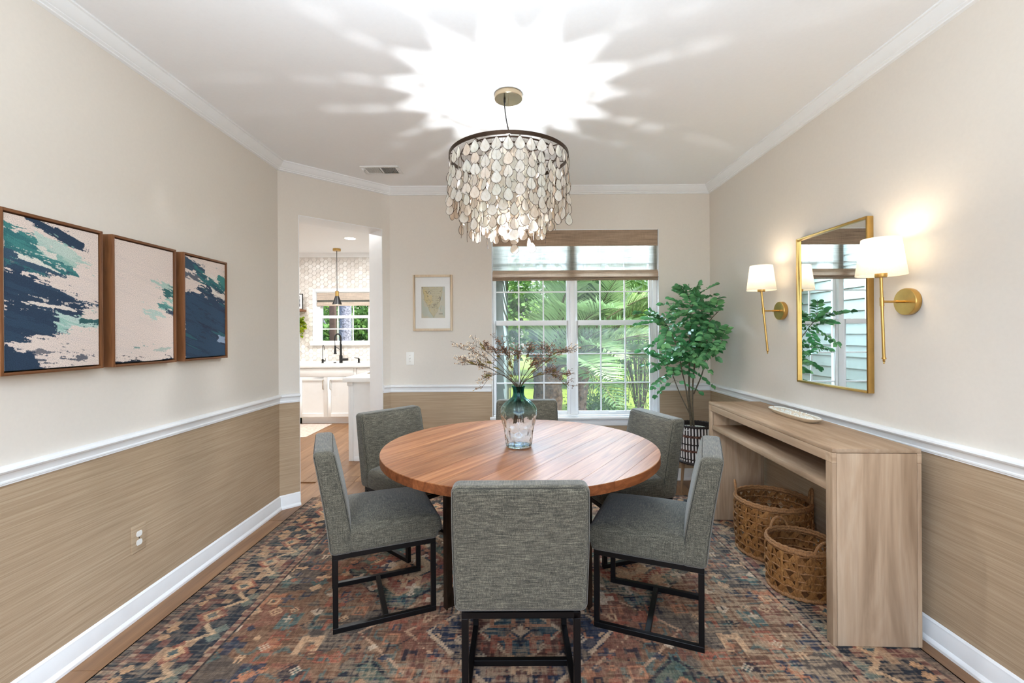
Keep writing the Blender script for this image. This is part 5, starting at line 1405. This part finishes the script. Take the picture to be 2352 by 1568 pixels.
for s, ww in ((0, .2), (.12, .85), (.35, 1.0), (.65, .7), (1, .03)): pvs += [(-.032 * ww, .075 * s, .006 * ww), (0, .075 * s, -.004 - .008 * s), (.032 * ww, .075 * s, .006 * ww)]
pf_ = []
for i in range(4): pf_ += [(3 * i, 3 * i + 1, 3 * i + 4, 3 * i + 3), (3 * i + 1, 3 * i + 2, 3 * i + 5, 3 * i + 4)]
lm2.add(pvs, pf_); pme = lm2.mesh('leaf', M['pothos'], True, 180); vt = MB()
for i in range(13):
    a = rp.uniform(0, 6.28); d = Vector((math.cos(a), min(math.sin(a), .2) * .8, 0)); o = Vector((0, 0, .10)); ln = rp.uniform(.06, .2); drop = rp.uniform(.0, .3) if i % 3 else -.10
    P = smooth_path([o, o + d * .05 + Vector((0, 0, .05)), o + d * (.07 + ln * .3) + Vector((0, 0, .02 - drop * .4)), o + d * (.08 + ln * .4) + Vector((0, 0, -drop))], 4); vt.tube(P, .0018, 4)
    for p in P[3:]:
        for _ in range(2):
            ld = (d + Vector((rp.uniform(-.8, .8), rp.uniform(-.9, .1), rp.uniform(-.9, .4)))).normalized(); xa = ld.cross(Vector((rp.uniform(-.4, .4), -.5, .8))).normalized(); nz = xa.cross(ld)
            mt = Matrix((xa, ld, nz)).transposed().to_4x4(); mt.translation = p
            if KY1 - .10 + p.y + ld.y * .07 > KY1 - .02: continue
            ob = bpy.data.objects.new('leaf', pme); COL.objects.link(ob); ob.parent = po; ob.matrix_local = mt @ Matrix.Scale(rp.uniform(.65, 1.05), 4)
part('vines', vt, M['tree_leaf_stuff'], po)

# peninsula
px0 = -1.80
pb = thing('peninsula_cabinet', 'white panelled kitchen peninsula end seen through the opening', 'cabinet', (0, 0, 0))
part('end_panel', MB().box(px0 + .045, -1.0, 4.96, 6.2, 0, .868), M['kwhite'], pb)
part('corner_post', MB().box(px0 - .005, px0 + .0445, 4.95, 5.02, 0, .868), M['kwhite'], pb, bevel=.003)
part('post_groove', MB().box(px0 + .012, px0 + .016, 4.9475, 4.9495, .06, .84).box(px0 + .026, px0 + .03, 4.9475, 4.9495, .06, .84), M['trim'], pb)
part('bracket', MB().box(px0 - .012, px0 + .05, 4.93, 4.9495, .82, .868), M['kwhite'], pb, bevel=.004)
part('base_trim', MB().box(-1.742, -1.0, 4.945, 4.9595, 0, .045), M['trim'], pb, bevel=.002)
tag(part('peninsula_worktop', MB().box(-1.825, -.9, 4.84, 6.25, .8685, .914), M['quartz'], bevel=.003), 'white quartz top of the kitchen peninsula', 'countertop')
ck = thing('cooktop', 'black gas cooktop grate and knobs on the kitchen peninsula', 'cooktop', (-1.53, 5.62, .9145))
part('tray', MB().box(-.20, .40, -.26, .26, 0, .008), M['nickel'], ck, bevel=.003)
for x in (-.1, .2):
    m = MB()
    for i in range(4):
        a = math.pi / 2 * i + .785; m.bar((x + .02 * math.cos(a), .02 * math.sin(a), .035), (x + .13 * math.cos(a), .13 * math.sin(a), .035), .012, .014); m.bar((x + .125 * math.cos(a), .125 * math.sin(a), .035), (x + .125 * math.cos(a), .125 * math.sin(a), .008), .012, .012)
    part('grate', m, M['matblack'], ck)
for i in range(4): part('knob', MB().lathe([(.016, .008), (.014, .028), (.001, .029)], 14, c=(-.165 + .055 * i, -.225, 0)), M['matblack'], ck, smooth=True)

tag(part('kitchen_mat', MB().box(-.8, 0, 0, .90, 0, .006), M['kmat'], loc=(-2.80, 6.10, .0006), bevel=.002), 'faded pink and grey runner mat in front of the sink cabinet', 'mat')
# ------------------------------------------------------------ garden outside
GZ = -.32
tag(part('lawn', MB().box(KX1 + .12, 26, YB + .14, 40, GZ - .2, GZ), M['lawn']), 'sunlit bright green lawn beyond the garden window', 'lawn', kind='structure')
tag(part('garden_bed', MB().box(-16, KX1 + .1, KY1 + .14, 40, GZ - .2, GZ - .001), M['ground']), 'shaded garden ground outside the kitchen window', 'ground', kind='structure')
rgd = random.Random(44)
def frond(o, d, L, droop, nl, ll, mb_r, mb_l, wid=.022):
    d = d.normalized(); pts = []; n = 14
    for i in range(n + 1):
        s = i / n; pts.append(o + d * L * s + Vector((0, 0, -droop * s ** 2.2)) )
    mb_r.tube(pts, [.016 * (1 - .85 * i / n) for i in range(n + 1)], 5)
    for i in range(nl):
        s = .14 + .86 * i / (nl - 1); k = min(int(s * n), n - 1); f = s * n - k; p = pts[k].lerp(pts[k + 1], f); t = (pts[k + 1] - pts[k]).normalized()
        sd = t.cross(Vector((0, 0, 1))); sd = sd.normalized() if sd.length > .05 else Vector((1, 0, 0)); up = sd.cross(t)
        l_ = ll * math.sin(math.pi * min(1, .16 + s * .84)) ** .6 * rgd.uniform(.85, 1.1) + .05
        for sg in (-1, 1):
            ld = (sd * sg * .8 + t * .65 + up * .28 + Vector((rgd.uniform(-.08, .08), rgd.uniform(-.08, .08), rgd.uniform(-.1, .1)))).normalized()
            wv = ld.cross(up).normalized() * wid / 2; q = p + ld * l_ * .55; e = p + ld * l_ + Vector((0, 0, -.10 * l_))
            mb_l.add([p - wv * .5, p + wv * .5, q + wv, e, q - wv], [(0, 1, 2, 3, 4)])
def palm(label, loc, trunk_h, trunk_r, fronds, mat, L=(1.5, 2.1), lean=(0, 0), ang0=0, group=None, el=(.2, 1.1), arcs=2 * math.pi, nl=42):
    t = thing('garden_palm', label, 'palm', loc, 0, group)
    P = [(lean[0] * s * s, lean[1] * s * s, trunk_h * s) for s in np.linspace(0, 1, 7)]
    part('trunk', MB().tube(P, [trunk_r * (1.12 - .1 * math.sin(3 * i)) for i in range(7)], 14), M['bark'], t, smooth=True)
    m = MB()
    for i in range(46):
        a = i * 2.4; z = trunk_h * (.25 + .75 * i / 46); s = z / trunk_h; c = Vector((lean[0] * s * s, lean[1] * s * s, z)); d = Vector((math.cos(a), math.sin(a), .9)).normalized()
        m.bar(c + Vector((d.x, d.y, 0)) * trunk_r * .7, c + d * (trunk_r + .09), .05, .03)
    part('frond_stubs', m, M['bark'], t, kind='stuff')
    top = Vector((lean[0], lean[1], trunk_h))
    for i in range(fronds):
        a = ang0 + arcs * i / fronds + rgd.uniform(-.2, .2); e = rgd.uniform(*el); ln = rgd.uniform(*L)
        for _ in range(40):
            d = Vector((math.cos(a) * math.cos(e), math.sin(a) * math.cos(e), math.sin(e))); ex, ey = loc[0] + lean[0] + d.x * ln, loc[1] + d.y * ln
            if (ex > .55 or (ey > 8.6 and ex > .1 and abs(d.x) < .35)) and ey > YB + .75: break
            a = rgd.uniform(0, 6.28); e = rgd.uniform(*el)
        r = MB(); lv = MB()
        frond(top + Vector((d.x, d.y, .3)) * trunk_r * .6, d, ln, ln * rgd.uniform(.25, .55), nl, ln * .24, r, lv)
        fo = part('frond', r, M['stem'], t, smooth=True); part('leaflets', lv, mat, fo, kind='stuff')
    return t
palm('thick trunked palm with grey green arching fronds left of the window mullion', (.50, 6.75, GZ), 1.12, .19, 30, M['frond'], (1.7, 2.7), el=(.25, 1.35), nl=44)
palm('leaning palm clump with brown frond bases right of the window mullion', (1.02, 7.5, GZ), 1.25, .13, 24, M['frond'], (1.7, 2.6), (.12, 0), el=(.5, 1.35), nl=42)
palm('tall feathery palm far right beyond the garden window', (3.1, 8.6, GZ), 1.9, .14, 22, M['frond2'], (1.7, 2.4), el=(.4, 1.2), nl=38)
def foliage(mb, c, rad, n, ls, rng):
    for i in range(n):
        while True:
            v = Vector((rng.uniform(-1, 1), rng.uniform(-1, 1), rng.uniform(-1, 1)))
            if .35 < v.length < 1: break
        p = Vector(c) + Vector((v.x * rad[0], v.y * rad[1], v.z * rad[2])); d = Vector((rng.uniform(-1, 1), rng.uniform(-1, 1), rng.uniform(-.7, .7))).normalized()
        w = d.cross(Vector((rng.uniform(-1, 1), rng.uniform(-1, 1), rng.uniform(-1, 1)))).normalized(); l_ = ls * rng.uniform(.6, 1.3)
        mb.add([p, p + d * l_ * .5 + w * l_ * .3, p + d * l_, p + d * l_ * .5 - w * l_ * .3], [(0, 1, 2, 3)])
def shrub(name, label, cat, loc, h, rad, n, ls, mat, trunk=.0, group=None):
    t = thing(name, label, cat, loc, 0, group); m = MB()
    for q in range(9):
        a = q * 2.4; k = .55 if q else 0
        foliage(m, (rad[0] * k * math.cos(a), rad[1] * k * math.sin(a), h + rad[2] * rgd.uniform(-.5, .5) * k * 1.6), (rad[0] * .6, rad[1] * .6, rad[2] * .6), n // 9, ls, rgd)
    part('foliage', m, mat, t, kind='stuff')
    if trunk:
        m = MB().tube([(0, 0, 0), (.04, 0, h * .5), (0, 0, h)], [trunk, trunk * .8, trunk * .4], 9)
        for q in range(6):
            a = q * 1.05; m.tube([(0, 0, h * .55), (rad[0] * .6 * math.cos(a), rad[1] * .6 * math.sin(a), h + rad[2] * .3)], [trunk * .4, trunk * .15], 6)
        part('trunk', m, M['pinebark'], t, smooth=True)
    return t
shrub('round_bush', 'small round dark green bush on the lawn below the window', 'bush', (1.62, 8.3, GZ), .34, (.42, .42, .34), 1500, .06, M['bush2'])
# arching twiggy shrub
t = thing('arching_shrub', 'wispy arching shrub with hanging stems right in the garden window', 'shrub', (2.65, 9.6, GZ)); m = MB(); lf = MB()
for i in range(34):
    a = rgd.uniform(0, 6.28); h = rgd.uniform(1.2, 2.0); r = rgd.uniform(.3, 1.25); d = Vector((math.cos(a), math.sin(a) * .7, 0))
    P = smooth_path([Vector((0, 0, 0)) + d * .05, d * r * .35 + Vector((0, 0, h * .75)), d * r * .75 + Vector((0, 0, h)), d * r * 1.15 + Vector((0, 0, h * .55)), d * r * 1.3 + Vector((0, 0, h * .15))], 4); m.tube(P, .008, 4)
    for p in P[5:]:
        foliage(lf, p, (.10, .10, .10), 6, .06, rgd)
part('stems', m, M['stem'], t, kind='stuff'); part('foliage', lf, M['bush'], t, kind='stuff')
BT = [(-2.2, 14.5, 3.0), (2.35, 15, 3.2), (6.9, 14.2, 3.2), (11.4, 14.6, 3.4), (0.1, 19, 4.6), (4.65, 19.2, 4.8), (9.2, 19, 4.8), (-4.5, 19.4, 4.6)]
for i, (x, y, h) in enumerate(BT):
    shrub('garden_tree', 'leafy green tree beyond the lawn, %s from the left in the %s row' % (('first', 'second', 'third', 'fourth')[sorted([b[0] for b in BT if (b[1] > 17) == (y > 17)]).index(x)], 'rear' if y > 17 else 'front'), 'tree', (x, y, GZ), h * .62, (1.9, 1.5, h * .55), 3600, .26, M['bush'] if i % 2 else M['bush2'], .14, 'trees beyond the lawn')
# outside the kitchen window
tr_ = tag(part('pine_trunk', MB().tube([(0, 0, 0), (.02, 0, 2.2), (.0, 0, 5)], [.155, .14, .13], 18), M['pinebark'], loc=(px2w(792, 740, 11.0).x, 11.0, GZ), smooth=True), 'grey barked pine trunk outside the kitchen window', 'tree')
tag(part('porch_post', MB().box(-.055, .055, -.055, .055, 0, 3.4), M['postwood'], loc=(px2w(765, 740, 9.3).x, 9.3, GZ), bevel=.004), 'dark brown wooden post outside the kitchen window', 'post')
for i, (x, y, h) in enumerate(((-8.6, 13.6, 3.0), (-4.95, 13.4, 2.8), (-6.8, 17.4, 5), (-3.1, 23.4, 5), (-10.5, 17.6, 5))):
    shrub('garden_tree', 'leafy green tree behind the kitchen, ' + ('left of the post, front row', 'right of the post, front row', 'rear row behind the post', 'furthest back at the right', 'rear row furthest left')[i], 'tree', (x, y, GZ), h * .6, (1.5, 1.2, h * .62), 3000, .2, M['bush'] if i % 2 == 0 else M['bush2'], .12, 'trees behind the kitchen')
